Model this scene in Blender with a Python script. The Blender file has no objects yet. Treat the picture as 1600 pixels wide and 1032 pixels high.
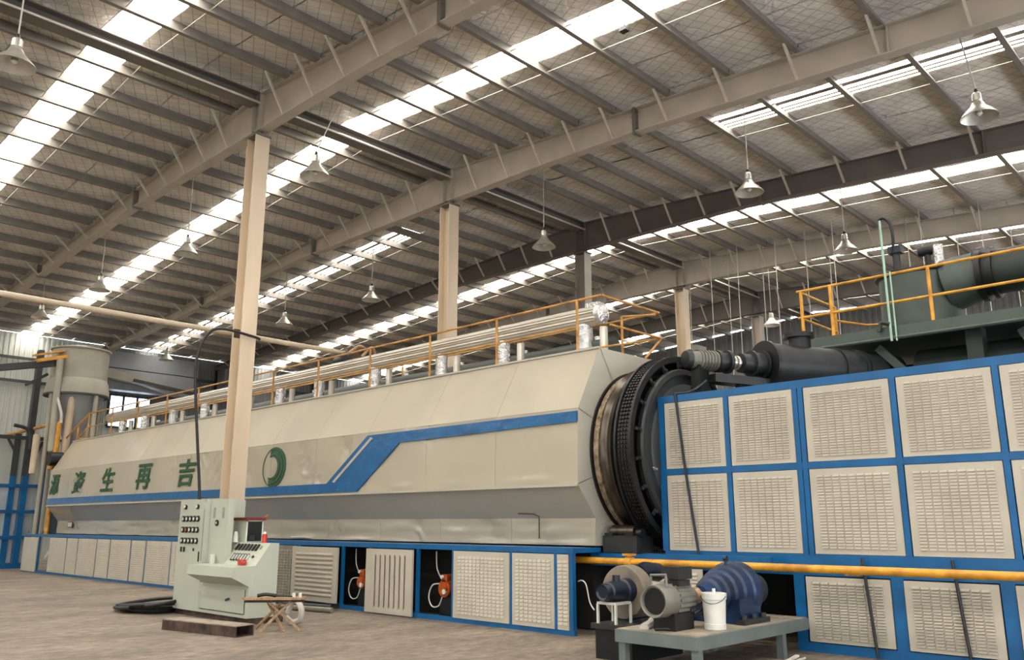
import bpy, math, random
from mathutils import Vector, Matrix, noise
random.seed(7)
sc = bpy.context.scene
COL = sc.collection
R = math.radians
PI = math.pi

# ------------------------------------------------------------------ camera
PITCH = math.atan(302 / 1308.0); YAW = R(46.2)
cd = bpy.data.cameras.new('camera'); cam = bpy.data.objects.new('camera', cd); COL.objects.link(cam)
cd.sensor_fit = 'HORIZONTAL'; cd.sensor_width = 36.0; cd.lens = 1308.0 / 1600 * 36.0
cd.clip_start = 0.05; cd.clip_end = 300
cam.location = (0, 0, 1.65)
cam.rotation_euler = (PI / 2 + PITCH, 0, -YAW)
sc.camera = cam
# ------------------------------------------------------------------ world + exposure
w = bpy.data.worlds.new('sky'); sc.world = w; w.use_nodes = True
bg = w.node_tree.nodes['Background']; bg.inputs[0].default_value = (0.97, 0.98, 1.0, 1); bg.inputs[1].default_value = 6.0
SKYLIGHT = 21.0          # brightness of the translucent roof sheets
sc.cycles.max_bounces = 7; sc.cycles.diffuse_bounces = 4; sc.cycles.glossy_bounces = 3; sc.cycles.caustics_reflective = False; sc.cycles.caustics_refractive = False
vs = sc.view_settings
vs.view_transform = 'Standard'; vs.look = 'None'; vs.gamma = 1; vs.use_curve_mapping = False; vs.exposure = -0.24

# ------------------------------------------------------------------ materials
def hexc(h):
    h = h.lstrip('#'); out = []
    for i in (0, 2, 4):
        c = int(h[i:i + 2], 16) / 255
        out.append(c / 12.92 if c <= .04045 else ((c + .055) / 1.055) ** 2.4)
    return (*out, 1)
def mat(name, col, rough=.5, metal=0., var=.12, scale=3., bump=0., bscale=20., stretch=(1, 1, 1), coat=0., dark=None, spec=.5):
    m = bpy.data.materials.new(name); m.use_nodes = True
    nt = m.node_tree; N = nt.nodes; L = nt.links; b = N['Principled BSDF']
    c = hexc(col) if isinstance(col, str) else col
    b.inputs['Roughness'].default_value = rough; b.inputs['Metallic'].default_value = metal
    b.inputs['Specular IOR Level'].default_value = spec
    if coat: b.inputs['Coat Weight'].default_value = coat; b.inputs['Coat Roughness'].default_value = .1
    tc = N.new('ShaderNodeTexCoord'); mp = N.new('ShaderNodeMapping'); mp.inputs['Scale'].default_value = stretch
    L.new(tc.outputs['Object'], mp.inputs['Vector'])
    if var:
        nz = N.new('ShaderNodeTexNoise'); nz.inputs['Scale'].default_value = scale; nz.inputs['Detail'].default_value = 5
        L.new(mp.outputs[0], nz.inputs['Vector'])
        rp = N.new('ShaderNodeValToRGB'); rp.color_ramp.elements[0].position = .3; rp.color_ramp.elements[1].position = .72
        d = hexc(dark) if dark else tuple(x * (1 - var * 1.6) for x in c[:3]) + (1,)
        rp.color_ramp.elements[0].color = d
        rp.color_ramp.elements[1].color = tuple(min(1, x * (1 + var * .5)) for x in c[:3]) + (1,)
        L.new(nz.outputs['Fac'], rp.inputs[0]); L.new(rp.outputs[0], b.inputs['Base Color'])
    else:
        b.inputs['Base Color'].default_value = c
    if bump:
        n2 = N.new('ShaderNodeTexNoise'); n2.inputs['Scale'].default_value = bscale; n2.inputs['Detail'].default_value = 4
        L.new(mp.outputs[0], n2.inputs['Vector'])
        bp = N.new('ShaderNodeBump'); bp.inputs['Strength'].default_value = bump; bp.inputs['Distance'].default_value = .05
        L.new(n2.outputs['Fac'], bp.inputs['Height']); L.new(bp.outputs[0], b.inputs['Normal'])
    return m
def emit(name, col, s):
    m = bpy.data.materials.new(name); m.use_nodes = True; nt = m.node_tree
    b = nt.nodes['Principled BSDF']; b.inputs['Base Color'].default_value = hexc(col)
    b.inputs['Emission Color'].default_value = hexc(col); b.inputs['Emission Strength'].default_value = s
    return m

M = dict(
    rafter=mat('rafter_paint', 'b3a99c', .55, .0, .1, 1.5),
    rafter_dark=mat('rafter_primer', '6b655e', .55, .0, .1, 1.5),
    purlin=mat('galvanised_purlin', '7e7870', .5, .1, .12, 4),
    brace=mat('galvanised_rod', 'c9c2b6', .4, .4, .1, 6),
    column=mat('cream_column_paint', 'd3c0a6', .5, 0, .1, 1.2, stretch=(1, 1, .3)),
    hood=mat('cream_hood_sheet', 'ada593', .35, .0, .07, .8, bump=.06, bscale=2.2, spec=.3, coat=.7),
    hoodend=mat('pale_grey_end_sheet', 'aeaa9c', .4, 0, .08, 1.0, bump=.1, bscale=2.),
    core=mat('dark_core', '1d1d1c', .8, 0, .1, 3),
    blue=mat('blue_paint', '0f5c92', .35, 0, .16, 2.5, bump=.05, bscale=8),
    bluedark=mat('navy_paint', '0f1b2e', .35, 0, .2, 6),
    stripe=mat('blue_stripe_film', '125b92', .22, 0, .15, 3, bump=.25, bscale=5),
    panel=mat('cream_louvre_sheet', 'b9b2a3', .42, .0, .07, 2.2, bump=.04, bscale=6),
    panelgrey=mat('grey_perforated_sheet', '8b8579', .5, .2, .15, 8),
    yellow=mat('yellow_paint', 'dca032', .4, 0, .2, 5, dark='a8701c'),
    rail=mat('ochre_rail_paint', 'c99448', .45, 0, .2, 4, dark='8a5f2c'),
    black=mat('black_rubber', '121213', .5, 0, .1, 5),
    dark=mat('dark_steel', '303234', .45, .3, .2, 4),
    darker=mat('charcoal_steel', '1f2123', .4, .3, .2, 4),
    steel=mat('polished_tyre_steel', '5e564d', .3, .85, .35, 3, stretch=(1, 8, 1)),
    packing=mat('fibre_packing', 'a8967c', .9, 0, .35, 9, bump=.6, bscale=30, dark='5d4c38'),
    silver=mat('aluminium_jacket', 'cfc9bf', .3, .75, .1, 6, stretch=(1, .2, 1)),
    silverc=mat('crumpled_foil', 'd6d6d6', .22, .85, .15, 10, bump=.9, bscale=14),
    green=mat('dark_green_paint', '46524b', .45, .1, .18, 2.5),
    greendk=mat('green_black_paint', '2a322e', .5, .1, .2, 2.5),
    paleg=mat('pale_green_pipe', '9fc0ae', .4, 0, .1, 4),
    cab=mat('grey_green_cabinet', 'b3b8a9', .42, 0, .05, 1.5),
    cabd=mat('cabinet_darker_trim', '8d9186', .5, 0, .1, 4),  # darker grey-green for cabinet seams, vents and buttons
    white=mat('white_plastic', 'd0d0c8', .4, 0, .06, 5),
    red=mat('red_plastic', 'b2301f', .4, 0, .1, 5),
    redbrown=mat('maroon_cover', '7c2a1e', .45, 0, .25, 6),
    orange=mat('copper_orange', 'c8622c', .35, .4, .3, 12),
    wood=mat('weathered_wood', 'a98a6a', .7, 0, .3, 9, stretch=(1, 6, 1)),
    benchg=mat('grey_bench_paint', '66706e', .5, .1, .15, 4),
    benchtop=mat('dusty_bench_top', '9b8f7e', .8, 0, .25, 5),
    blowerm=mat('dusty_grey_casing', '857a6c', .6, .1, .25, 5),
    motor=mat('grey_motor_casting', '77756c', .45, .2, .15, 8),
    gearblue=mat('deep_blue_casting', '1a3358', .3, .1, .3, 4, dark='0f1a2c'),
    rust=mat('rusty_steel', '5b4a41', .7, .3, .35, 6, dark='2c2320'),
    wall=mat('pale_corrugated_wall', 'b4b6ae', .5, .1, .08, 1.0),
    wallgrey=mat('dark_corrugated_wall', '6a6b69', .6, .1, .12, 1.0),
    girt=mat('dark_wall_steel', '3c3f40', .55, .2, .15, 2),
    silo=mat('silo_paint', '9d988a', .5, 0, .12, 1.4),
    duct=mat('duct_sheet', '8d9092', .5, .2, .1, 1.2),
    greentext=mat('green_lettering', '164a2b', .4, 0, .1, 5),
    tape=mat('pale_conduit', 'bcb7ad', .5, .1, .1, 5),
    pipebeige=mat('beige_pipe_paint', 'bfae96', .5, 0, .12, 2),
    lampshade=mat('aluminium_lampshade', 'c9c5bb', .35, .6, .1, 8),
    lampwhite=mat('white_lampshade', 'd8d4c8', .5, 0, .08, 8),
    bluesheet=mat('blue_grey_sheet', 'c3cbd2', .3, .3, .15, 1.2, bump=.4, bscale=1.6),
    glass=mat('dark_screen_glass', '17191b', .12, 0, .1, 4),
    skyl=emit('daylit_roof_sheet', 'fffaf0', SKYLIGHT),
    band=emit('added_fill_sheet', 'f2f6ff', 9.5),  # glow of the fill band added behind the camera
    pane=emit('daylit_window_pane', 'dcecff', 5.0),
)
def floor_mat():
    m = bpy.data.materials.new('dusty_concrete'); m.use_nodes = True; nt = m.node_tree; N = nt.nodes; L = nt.links
    b = N['Principled BSDF']; b.inputs['Roughness'].default_value = .72
    tc = N.new('ShaderNodeTexCoord')
    def nz(s, d, st=(1, 1, 1)):
        mp = N.new('ShaderNodeMapping'); mp.inputs['Scale'].default_value = st; mp.inputs['Rotation'].default_value = (0, 0, R(38))
        n = N.new('ShaderNodeTexNoise'); n.inputs['Scale'].default_value = s; n.inputs['Detail'].default_value = d; n.inputs['Roughness'].default_value = .62
        L.new(tc.outputs['Object'], mp.inputs[0]); L.new(mp.outputs[0], n.inputs['Vector']); return n
    a = nz(.5, 8, (1, 2.2, 1)); c = nz(4.5, 8, (1, 1.8, 1))
    r1 = N.new('ShaderNodeValToRGB'); e = r1.color_ramp.elements
    e[0].position = .34; e[0].color = hexc('6a6156'); e[1].position = .66; e[1].color = hexc('908375')
    r2 = N.new('ShaderNodeValToRGB'); e = r2.color_ramp.elements
    e[0].position = .36; e[0].color = (.5, .48, .46, 1); e[1].position = .66; e[1].color = (1.2, 1.18, 1.15, 1)
    mx = N.new('ShaderNodeMix'); mx.data_type = 'RGBA'; mx.blend_type = 'MULTIPLY'; mx.inputs[0].default_value = .8
    L.new(a.outputs['Fac'], r1.inputs[0]); L.new(c.outputs['Fac'], r2.inputs[0])
    L.new(r1.outputs[0], mx.inputs[6]); L.new(r2.outputs[0], mx.inputs[7]); L.new(mx.outputs[2], b.inputs['Base Color'])
    n3 = nz(9, 6); bp = N.new('ShaderNodeBump'); bp.inputs['Strength'].default_value = .35; bp.inputs['Distance'].default_value = .03
    L.new(n3.outputs['Fac'], bp.inputs['Height']); L.new(bp.outputs[0], b.inputs['Normal'])
    return m
def foil_mat():
    m = bpy.data.materials.new('foil_insulation_with_wire_netting'); m.use_nodes = True; nt = m.node_tree; N = nt.nodes; L = nt.links
    b = N['Principled BSDF']; b.inputs['Roughness'].default_value = .4; b.inputs['Metallic'].default_value = .0
    tc = N.new('ShaderNodeTexCoord')
    n = N.new('ShaderNodeTexNoise'); n.inputs['Scale'].default_value = 1.3; n.inputs['Detail'].default_value = 6
    L.new(tc.outputs['Object'], n.inputs['Vector'])
    rp = N.new('ShaderNodeValToRGB'); e = rp.color_ramp.elements
    e[0].position = .3; e[0].color = hexc('d0cac1'); e[1].position = .7; e[1].color = hexc('ebe6dd')
    L.new(n.outputs['Fac'], rp.inputs[0])
    mp = N.new('ShaderNodeMapping'); mp.inputs['Rotation'].default_value = (0, 0, R(28)); mp.inputs['Scale'].default_value = (4.2, 4.2, 1)
    L.new(tc.outputs['Object'], mp.inputs[0])
    sp = N.new('ShaderNodeSeparateXYZ'); L.new(mp.outputs[0], sp.inputs[0])
    cmp = []
    for k in (0, 1):
        f = N.new('ShaderNodeMath'); f.operation = 'FRACT'; L.new(sp.outputs[k], f.inputs[0])
        c = N.new('ShaderNodeMath'); c.operation = 'LESS_THAN'; c.inputs[1].default_value = .07; L.new(f.outputs[0], c.inputs[0]); cmp.append(c)
    mxm = N.new('ShaderNodeMath'); mxm.operation = 'MAXIMUM'; L.new(cmp[0].outputs[0], mxm.inputs[0]); L.new(cmp[1].outputs[0], mxm.inputs[1])
    sc_ = N.new('ShaderNodeMath'); sc_.operation = 'MULTIPLY'; sc_.inputs[1].default_value = .5; L.new(mxm.outputs[0], sc_.inputs[0])
    mx = N.new('ShaderNodeMix'); mx.data_type = 'RGBA'; L.new(sc_.outputs[0], mx.inputs[0]); L.new(rp.outputs[0], mx.inputs[6]); mx.inputs[7].default_value = hexc('4a453f')
    L.new(mx.outputs[2], b.inputs['Base Color'])
    n2 = N.new('ShaderNodeTexNoise'); n2.inputs['Scale'].default_value = 5; n2.inputs['Detail'].default_value = 5; n2.inputs['Distortion'].default_value = 1.2
    L.new(tc.outputs['Object'], n2.inputs['Vector'])
    bp = N.new('ShaderNodeBump'); bp.inputs['Strength'].default_value = .55; bp.inputs['Distance'].default_value = .08
    L.new(n2.outputs['Fac'], bp.inputs['Height']); L.new(bp.outputs[0], b.inputs['Normal'])
    return m
M['floor'] = floor_mat(); M['foil'] = foil_mat()

# ------------------------------------------------------------------ geometry helpers
class MB:
    def __init__(s): s.v = []; s.f = []
    def add(s, vs, fs):
        o = len(s.v); s.v += [tuple(p) for p in vs]; s.f += [tuple(i + o for i in f) for f in fs]; return s
    def box(s, a, b):
        x0, y0, z0 = a; x1, y1, z1 = b
        return s.add([(x0, y0, z0), (x1, y0, z0), (x1, y1, z0), (x0, y1, z0), (x0, y0, z1), (x1, y0, z1), (x1, y1, z1), (x0, y1, z1)],
                     [(0, 3, 2, 1), (4, 5, 6, 7), (0, 1, 5, 4), (1, 2, 6, 5), (2, 3, 7, 6), (3, 0, 4, 7)])
    def beam(s, p, q, w, h, up=(0, 0, 1)):          # rectangular bar from p to q
        p = Vector(p); q = Vector(q); d = (q - p).normalized(); u = Vector(up)
        if abs(d.dot(u)) > .98: u = Vector((1, 0, 0))
        sx = d.cross(u).normalized() * w / 2; sy = sx.cross(d).normalized() * h / 2
        v = [c + a * sx + b * sy for c in (p, q) for a, b in ((-1, -1), (1, -1), (1, 1), (-1, 1))]
        return s.add(v, [(0, 1, 2, 3), (7, 6, 5, 4), (0, 4, 5, 1), (1, 5, 6, 2), (2, 6, 7, 3), (3, 7, 4, 0)])
    def cyl(s, p, q, r, r2=None, n=16, caps=True):
        p = Vector(p); q = Vector(q); r2 = r if r2 is None else r2; d = (q - p).normalized()
        u = Vector((0, 0, 1)) if abs(d.z) < .9 else Vector((1, 0, 0))
        a = d.cross(u).normalized(); b = d.cross(a)
        v = []
        for c, rr in ((p, r), (q, r2)):
            v += [c + rr * (math.cos(2 * PI * i / n) * a + math.sin(2 * PI * i / n) * b) for i in range(n)]
        f = [(i, (i + 1) % n, n + (i + 1) % n, n + i) for i in range(n)]
        if caps: f += [tuple(range(n - 1, -1, -1)), tuple(range(n, 2 * n))]
        return s.add(v, f)
    def lathe(s, prof, c, axis='Y', n=48):          # prof: list of (along, radius)
        v = []
        for t, r in prof:
            for i in range(n):
                a = 2 * PI * i / n; x, y = r * math.cos(a), r * math.sin(a)
                v.append({'Y': (c[0] + x, c[1] + t, c[2] + y), 'X': (c[0] + t, c[1] + x, c[2] + y), 'Z': (c[0] + x, c[1] + y, c[2] + t)}[axis])
        f = []
        for k in range(len(prof) - 1):
            for i in range(n):
                j = (i + 1) % n; f.append((k * n + i, k * n + j, (k + 1) * n + j, (k + 1) * n + i))
        return s.add(v, f)
    def tube(s, pts, r, n=8, sub=0):
        P = [Vector(p) for p in pts]
        if sub:
            Q = []
            for i in range(len(P) - 1):
                a = P[max(i - 1, 0)]; b = P[i]; c = P[i + 1]; d = P[min(i + 2, len(P) - 1)]
                for k in range(sub):
                    t = k / sub
                    Q.append(.5 * ((2 * b) + (c - a) * t + (2 * a - 5 * b + 4 * c - d) * t * t + (3 * b - a - 3 * c + d) * t ** 3))
            P = Q + [P[-1]]
        v = []; pa = None
        for i, p in enumerate(P):
            d = (P[min(i + 1, len(P) - 1)] - P[max(i - 1, 0)]).normalized()
            if pa is None:
                u = Vector((0, 0, 1)) if abs(d.z) < .9 else Vector((1, 0, 0)); a = d.cross(u).normalized()
            else:
                a = (pa - d * pa.dot(d)).normalized()
            pa = a; b = d.cross(a)
            v += [p + r * (math.cos(2 * PI * k / n) * a + math.sin(2 * PI * k / n) * b) for k in range(n)]
        f = []
        for i in range(len(P) - 1):
            for k in range(n):
                j = (k + 1) % n; f.append((i * n + k, i * n + j, (i + 1) * n + j, (i + 1) * n + k))
        f += [tuple(range(n - 1, -1, -1)), tuple(range((len(P) - 1) * n, len(P) * n))]
        return s.add(v, f)
    def prism(s, poly, fn, a, b):                   # poly in 2D, fn(u,v,t) -> 3D
        n = len(poly)
        v = [fn(u, w_, a) for u, w_ in poly] + [fn(u, w_, b) for u, w_ in poly]
        return s.add(v, [(i, (i + 1) % n, n + (i + 1) % n, n + i) for i in range(n)] + [tuple(range(n - 1, -1, -1)), tuple(range(n, 2 * n))])
    def mesh(s, name, m, smooth=False):
        me = bpy.data.meshes.new(name); me.from_pydata(s.v, [], s.f); me.materials.append(M[m] if isinstance(m, str) else m)
        me.update()
        if smooth:
            me.polygons.foreach_set('use_smooth', [True] * len(me.polygons))
            try: me.set_sharp_from_angle(angle=R(35))
            except Exception: pass
        return me
    def build(s, name, m, parent=None, smooth=False, kind=None, label=None):
        return link(name, s.mesh(name, m, smooth), parent, kind, label)
def link(name, me, parent=None, kind=None, label=None):
    o = bpy.data.objects.new(name, me); COL.objects.link(o)
    if parent is not None:
        o.parent = parent; o.matrix_parent_inverse = WM(parent).inverted()
    if kind: o['kind'] = kind
    if label: o['label'] = label
    return o
def WM(o):
    m = Matrix.Translation(o.location) @ o.rotation_euler.to_matrix().to_4x4()
    return (WM(o.parent) @ o.matrix_parent_inverse @ m) if o.parent else m
def thing(name, label, cat, loc=(0, 0, 0), group=None):
    o = bpy.data.objects.new(name, None); COL.objects.link(o); o.location = loc; o.empty_display_size = .1
    return tag(o, label, cat, group)
def tag(o, label, cat, group=None):
    o['label'] = label; o['category'] = cat
    if group: o['group'] = group
    return o
def box(a, b): return MB().box(a, b)
def dup(root, loc, label=None):
    r = root.copy(); COL.objects.link(r); r.location = loc
    if label: r['label'] = label
    for ch in list(root.children):
        c = ch.copy(); COL.objects.link(c); c.parent = r
        for g in ch.children:
            d = g.copy(); COL.objects.link(d); d.parent = c
    return r
FX = lambda u, v, t: (t, u, v)      # profile in YZ, extruded along X
FY = lambda u, v, t: (u, t, v)      # profile in XZ, extruded along Y
FZ = lambda u, v, t: (u, v, t)

# ------------------------------------------------------------------ building
RX = [2.95 + 6 * k for k in range(7)]      # rafter lines 2.95 .. 38.95
YR, ZT, SL = 16.8, 11.5, .065              # ridge line, rafter top there, slope
YN, YF = -8.4, 42.0
X0, X1 = -15.05, 38.95
BAYS = [X0, X0 + 6, X0 + 12] + RX[:-1]     # the first two lie behind the camera
SEEN = BAYS[2:]
def ztop(y): return ZT - SL * abs(y - YR)
o = box((X0 - 20, YN - .4, -.3), (X1 + .4, YF + .4, 0)).build('floor', 'floor', kind='structure')
o['label'] = 'dusty brown concrete factory floor'

near = [15.55, 14.35, 13.2, 12.05, 10.9, 9.4, 7.9, 6.35, 4.75, 3.2, 1.65, .1, -1.45, -3.0, -4.5, -6.0, -7.4]
far = [18.05, 19.2, 20.3, 21.4, 22.5, 24.0, 25.5, 27.0, 28.5, 30.0, 31.5, 33.0, 34.5, 36.0, 37.5, 39.0, 40.5]
ceil = bpy.data.objects.new('ceiling', None); COL.objects.link(ceil); ceil.location = (0, YR, ZT)
ceil['kind'] = 'structure'; ceil['label'] = 'low pitched steel roof with foil insulation, purlins and daylight strips'
# purlins: Z section, one mesh shared by every bay
def purlin_mesh():
    b = MB(); t = .012
    prof = [(-.1, 0), (.008, 0), (.008, .245), (.1, .245), (.1, .258), (-.008, .258), (-.008, .015), (-.085, .015), (-.085, .045), (-.1, .045)]
    b.prism(prof, FX, 0.02, 5.98)
    return b.mesh('purlin', 'purlin')
pm = purlin_mesh()
for x in SEEN:
    for y in near + far:
        if y < -3.1 or (x < 0 and y < 9): continue
        o = link('purlin', pm, ceil); o.location = (x, y, ztop(y) + .004)
# ridge tie beams over the column row
for x in SEEN:
    b = MB()
    b.box((x + .15, YR - .2, 11.22), (x + 5.85, YR + .2, 11.24)); b.box((x + .15, YR - .02, 11.24), (x + 5.85, YR + .02, 11.46)); b.box((x + .15, YR - .2, 11.46), (x + 5.85, YR + .2, 11.485))
    b.build('ridge_beam', 'rafter_dark', ceil)
    b = MB(); b.cyl((x + .15, YR - .24, 11.2), (x + 5.85, YR - .24, 11.2), .03, n=8); b.build('ridge_tube', 'brace', ceil)
# insulation blankets and translucent strips; joints between blankets stay open a little
def blanket(xa, xb, ys):
    v = []; f = []; nx = 5
    for y0, y1 in zip(ys[:-1], ys[1:]):
        k = 4
        for j in range(k):
            v.append((y0 + (y1 - y0) * j / k, j / k))
    v.append((ys[-1], 0.))
    P = []
    for y, t in v:
        for i in range(nx + 1):
            x = xa + (xb - xa) * i / nx
            sag = .035 * math.sin(PI * t) * (.5 + .8 * noise.noise((x * .9, y * .9, 3.1)))
            P.append((x, y, ztop(y) + .26 - sag))
    n = nx + 1
    for j in range(len(v) - 1):
        for i in range(nx):
            f.append((j * n + i, j * n + i + 1, (j + 1) * n + i + 1, (j + 1) * n + i))
    b = MB(); b.add(P, f)
    top = [(p[0], p[1], p[2] + .09) for p in P]
    b.add(top, [tuple(reversed(q)) for q in f])
    return b
DOOR = (1.0, 7.0, 4.6)     # doorway in the gable behind the camera
STRIP = (2.42, 3.22)       # translucent strip within each 6 m bay
for bx in BAYS:
    s0, s1 = bx + STRIP[0], bx + STRIP[1]
    if bx == RX[2]: s0, s1 = bx + 1.95, bx + 2.75
    for ys in (sorted(near + [YN, YR]), sorted(far + [YR, YF])):
        for xa, xb in ((bx, (bx + s0) / 2), ((bx + s0) / 2, s0), (s1, (s1 + bx + 6) / 2), ((s1 + bx + 6) / 2, bx + 6)):
            blanket(xa + .012, xb - .012, ys).build('insulation_blanket', 'foil', ceil, smooth=True)
        for y0, y1 in zip(ys[:-1], ys[1:]):
            dark = bx == RX[2] and 9.3 < (y0 + y1) / 2 < 21.5     # this strip is broken near the ridge
            MB().add([(s0, y0, ztop(y0) + .27), (s1, y0, ztop(y0) + .27), (s1, y1, ztop(y1) + .27), (s0, y1, ztop(y1) + .27),
                      (s0, y0, ztop(y0) + .285), (s1, y0, ztop(y0) + .285), (s1, y1, ztop(y1) + .285), (s0, y1, ztop(y1) + .285)],
                     [(0, 3, 2, 1), (4, 5, 6, 7), (0, 1, 5, 4), (1, 2, 6, 5), (2, 3, 7, 6), (3, 0, 4, 7)]).build('infill_sheet' if dark else 'glowing_pane', 'foil' if dark else 'skyl', ceil)
        if bx < -4: continue
        if bx == RX[2]:                       # ribbed strip: slats of the sheet show across it
            for q in (.26, .5, .66):
                b = MB()
                for y0, y1 in zip(ys[:-1], ys[1:]):
                    if 9.3 < (y0 + y1) / 2 < 21.5: continue
                    b.beam((s0 + q, y0, ztop(y0) + .255), (s0 + q, y1, ztop(y1) + .255), .13 if q == .26 else .06, .02)
                b.build('sheet_rib', 'purlin', ceil)
        for q in (s0 - .1, s1 + .25):         # thin sag rods beside the strip
            b = MB()
            for y0, y1 in zip(ys[:-1], ys[1:]):
                b.tube([(q, y0, ztop(y0) + .1), (q, y1, ztop(y1) + .1)], .011, n=5)
            b.build('sag_rod', 'brace', ceil)
# outer weather sheet above the blankets keeps the roof closed
b = MB()
for ya, yb in ((YN, YR), (YR, YF)):
    b.add([(X0, ya, ztop(ya) + .46), (X1, ya, ztop(ya) + .46), (X1, yb, ztop(yb) + .46), (X0, yb, ztop(yb) + .46)], [(0, 1, 2, 3)])
b.build('outer_roof_sheet', 'wallgrey', ceil)

# rafters
BOT = [(-8.4, 9.3), (-3.0, 9.62), (2.4, 9.97), (5.6, 10.2), (10.3, 10.5), (13, 10.56), (16.8, 10.575), (24, 10.57), (27, 10.42), (35, 9.95), (42, 9.6)]
def zbot(y):
    for (a, za), (c, zc) in zip(BOT[:-1], BOT[1:]):
        if a <= y <= c: return za + (zc - za) * (y - a) / (c - a)
    return BOT[-1][1]
ORD = ['above the camera side of the hall', 'first in view, crossing the nearest cream column', 'second in view, over the column behind the insulated pipe',
       'third in view, dark web over the grey column', 'fourth in view, over the column by the green platform', 'fifth in view, far back above the lamp with a white shade', 'at the end wall']
for k, x in enumerate(RX):
    if k == 6: continue
    rt = thing('roof_rafter', 'grey steel roof rafter ' + ORD[k], 'rafter', (x, YR, 10.57), 'roof rafters')
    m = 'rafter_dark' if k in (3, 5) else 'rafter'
    ys = [p[0] for p in BOT]
    pts = sorted(set(ys + [YR]))
    b = MB()
    for ya, yb in zip(pts[:-1], pts[1:]):
        for (dx, lo, hi) in ((.008, lambda y: zbot(y), lambda y: ztop(y)), (.13, lambda y: zbot(y) - .018, zbot), (.13, lambda y: ztop(y) - .018, ztop)):
            b.add([(x - dx, ya, lo(ya)), (x + dx, ya, lo(ya)), (x + dx, yb, lo(yb)), (x - dx, yb, lo(yb)),
                   (x - dx, ya, hi(ya)), (x + dx, ya, hi(ya)), (x + dx, yb, hi(yb)), (x - dx, yb, hi(yb))],
                  [(0, 3, 2, 1), (4, 5, 6, 7), (0, 1, 5, 4), (1, 2, 6, 5), (2, 3, 7, 6), (3, 0, 4, 7)])
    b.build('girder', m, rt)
    for y in (10.3, 23.6, 31.6):                   # bolted splices
        b = MB(); b.box((x - .14, y - .04, zbot(y) - .06), (x + .14, y - .005, ztop(y) + .01)); b.box((x - .14, y + .005, zbot(y) - .06), (x + .14, y + .04, ztop(y) + .01))
        for q in range(4):
            z = zbot(y) + .06 + q * (ztop(y) - zbot(y) - .12) / 3
            b.cyl((x - .09, y - .075, z), (x - .09, y + .075, z), .018, n=6)
        b.build('splice_plate', 'rafter_dark', rt)
    for y in (YR - .16, YR + .16, 4.6):
        for s in (-1, 1):
            b = MB(); b.box((x + s * .01, y - .008, zbot(y)), (x + s * .125, y + .008, ztop(y) - .018)); b.build('stiffener', m, rt)
    for y in near + far:                           # fly braces from purlin to lower flange
        if y < -3.1: continue
        b = MB(); b.beam((x - .62, y + .01, ztop(y) + .02), (x - .12, y + .01, zbot(y) + .01), .05, .05); b.build('fly_brace', 'brace', rt)
# columns under the ridge
CL = ['nearest tall cream column, standing behind the control cabinet', 'cream column rising behind the insulated pipe', 'grey column behind the end of the insulated pipe',
      'short-looking cream column above the black gear ring', 'far grey column beside the white-shaded lamp']
for k, x in enumerate(RX[1:6]):
    m = 'column' if k in (0, 1, 3) else 'rafter'
    c = thing('steel_column', CL[k], 'column', (x, YR, 0), 'columns under the ridge')
    b = MB()
    b.box((x - .18, YR - .2, 0.02), (x + .18, YR - .183, 10.42)); b.box((x - .18, YR + .183, 0.02), (x + .18, YR + .2, 10.42)); b.box((x - .006, YR - .184, 0.02), (x + .006, YR + .184, 10.42))
    b.build('shaft', m, c)
    b = MB(); b.box((x - .2, YR - .24, 10.44), (x + .2, YR + .24, 10.465)); b.box((x - .2, YR - .24, 10.42), (x + .2, YR + .24, 10.437)); b.build('cap_plate', 'rafter_dark', c)
    b = MB(); b.box((x - .006, YR - .2, 10.465), (x + .006, YR + .2, 10.555)); b.box((x - .15, YR - .012, 10.465), (x + .15, YR + .012, 10.555)); b.build('top_stub', 'rafter_dark', c)
    box((x - .25, YR - .27, 0), (x + .25, YR + .27, .025)).build('base_plate', 'dark', c)

# walls
def corrugated(fn, a, b_, z0, z1, pitch=.22, depth=.03):
    mb = MB(); n = int((b_ - a) / pitch); pts = []
    for i in range(n):
        t = a + i * pitch
        pts += [(t, 0), (t + pitch * .35, 0), (t + pitch * .5, depth), (t + pitch * .85, depth)]
    pts.append((b_, 0))
    Z = z1 if callable(z1) else (lambda t: z1)
    v = [fn(t, d, z0) for t, d in pts] + [fn(t, d, Z(t)) for t, d in pts]; m = len(pts)
    v += [fn(t, -.06, z0) for t, d in pts] + [fn(t, -.06, Z(t)) for t, d in pts]
    f = [(i, i + 1, m + i + 1, m + i) for i in range(m - 1)] + [(2 * m + i + 1, 2 * m + i, 3 * m + i, 3 * m + i + 1) for i in range(m - 1)]
    return mb.add(v, f)
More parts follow.
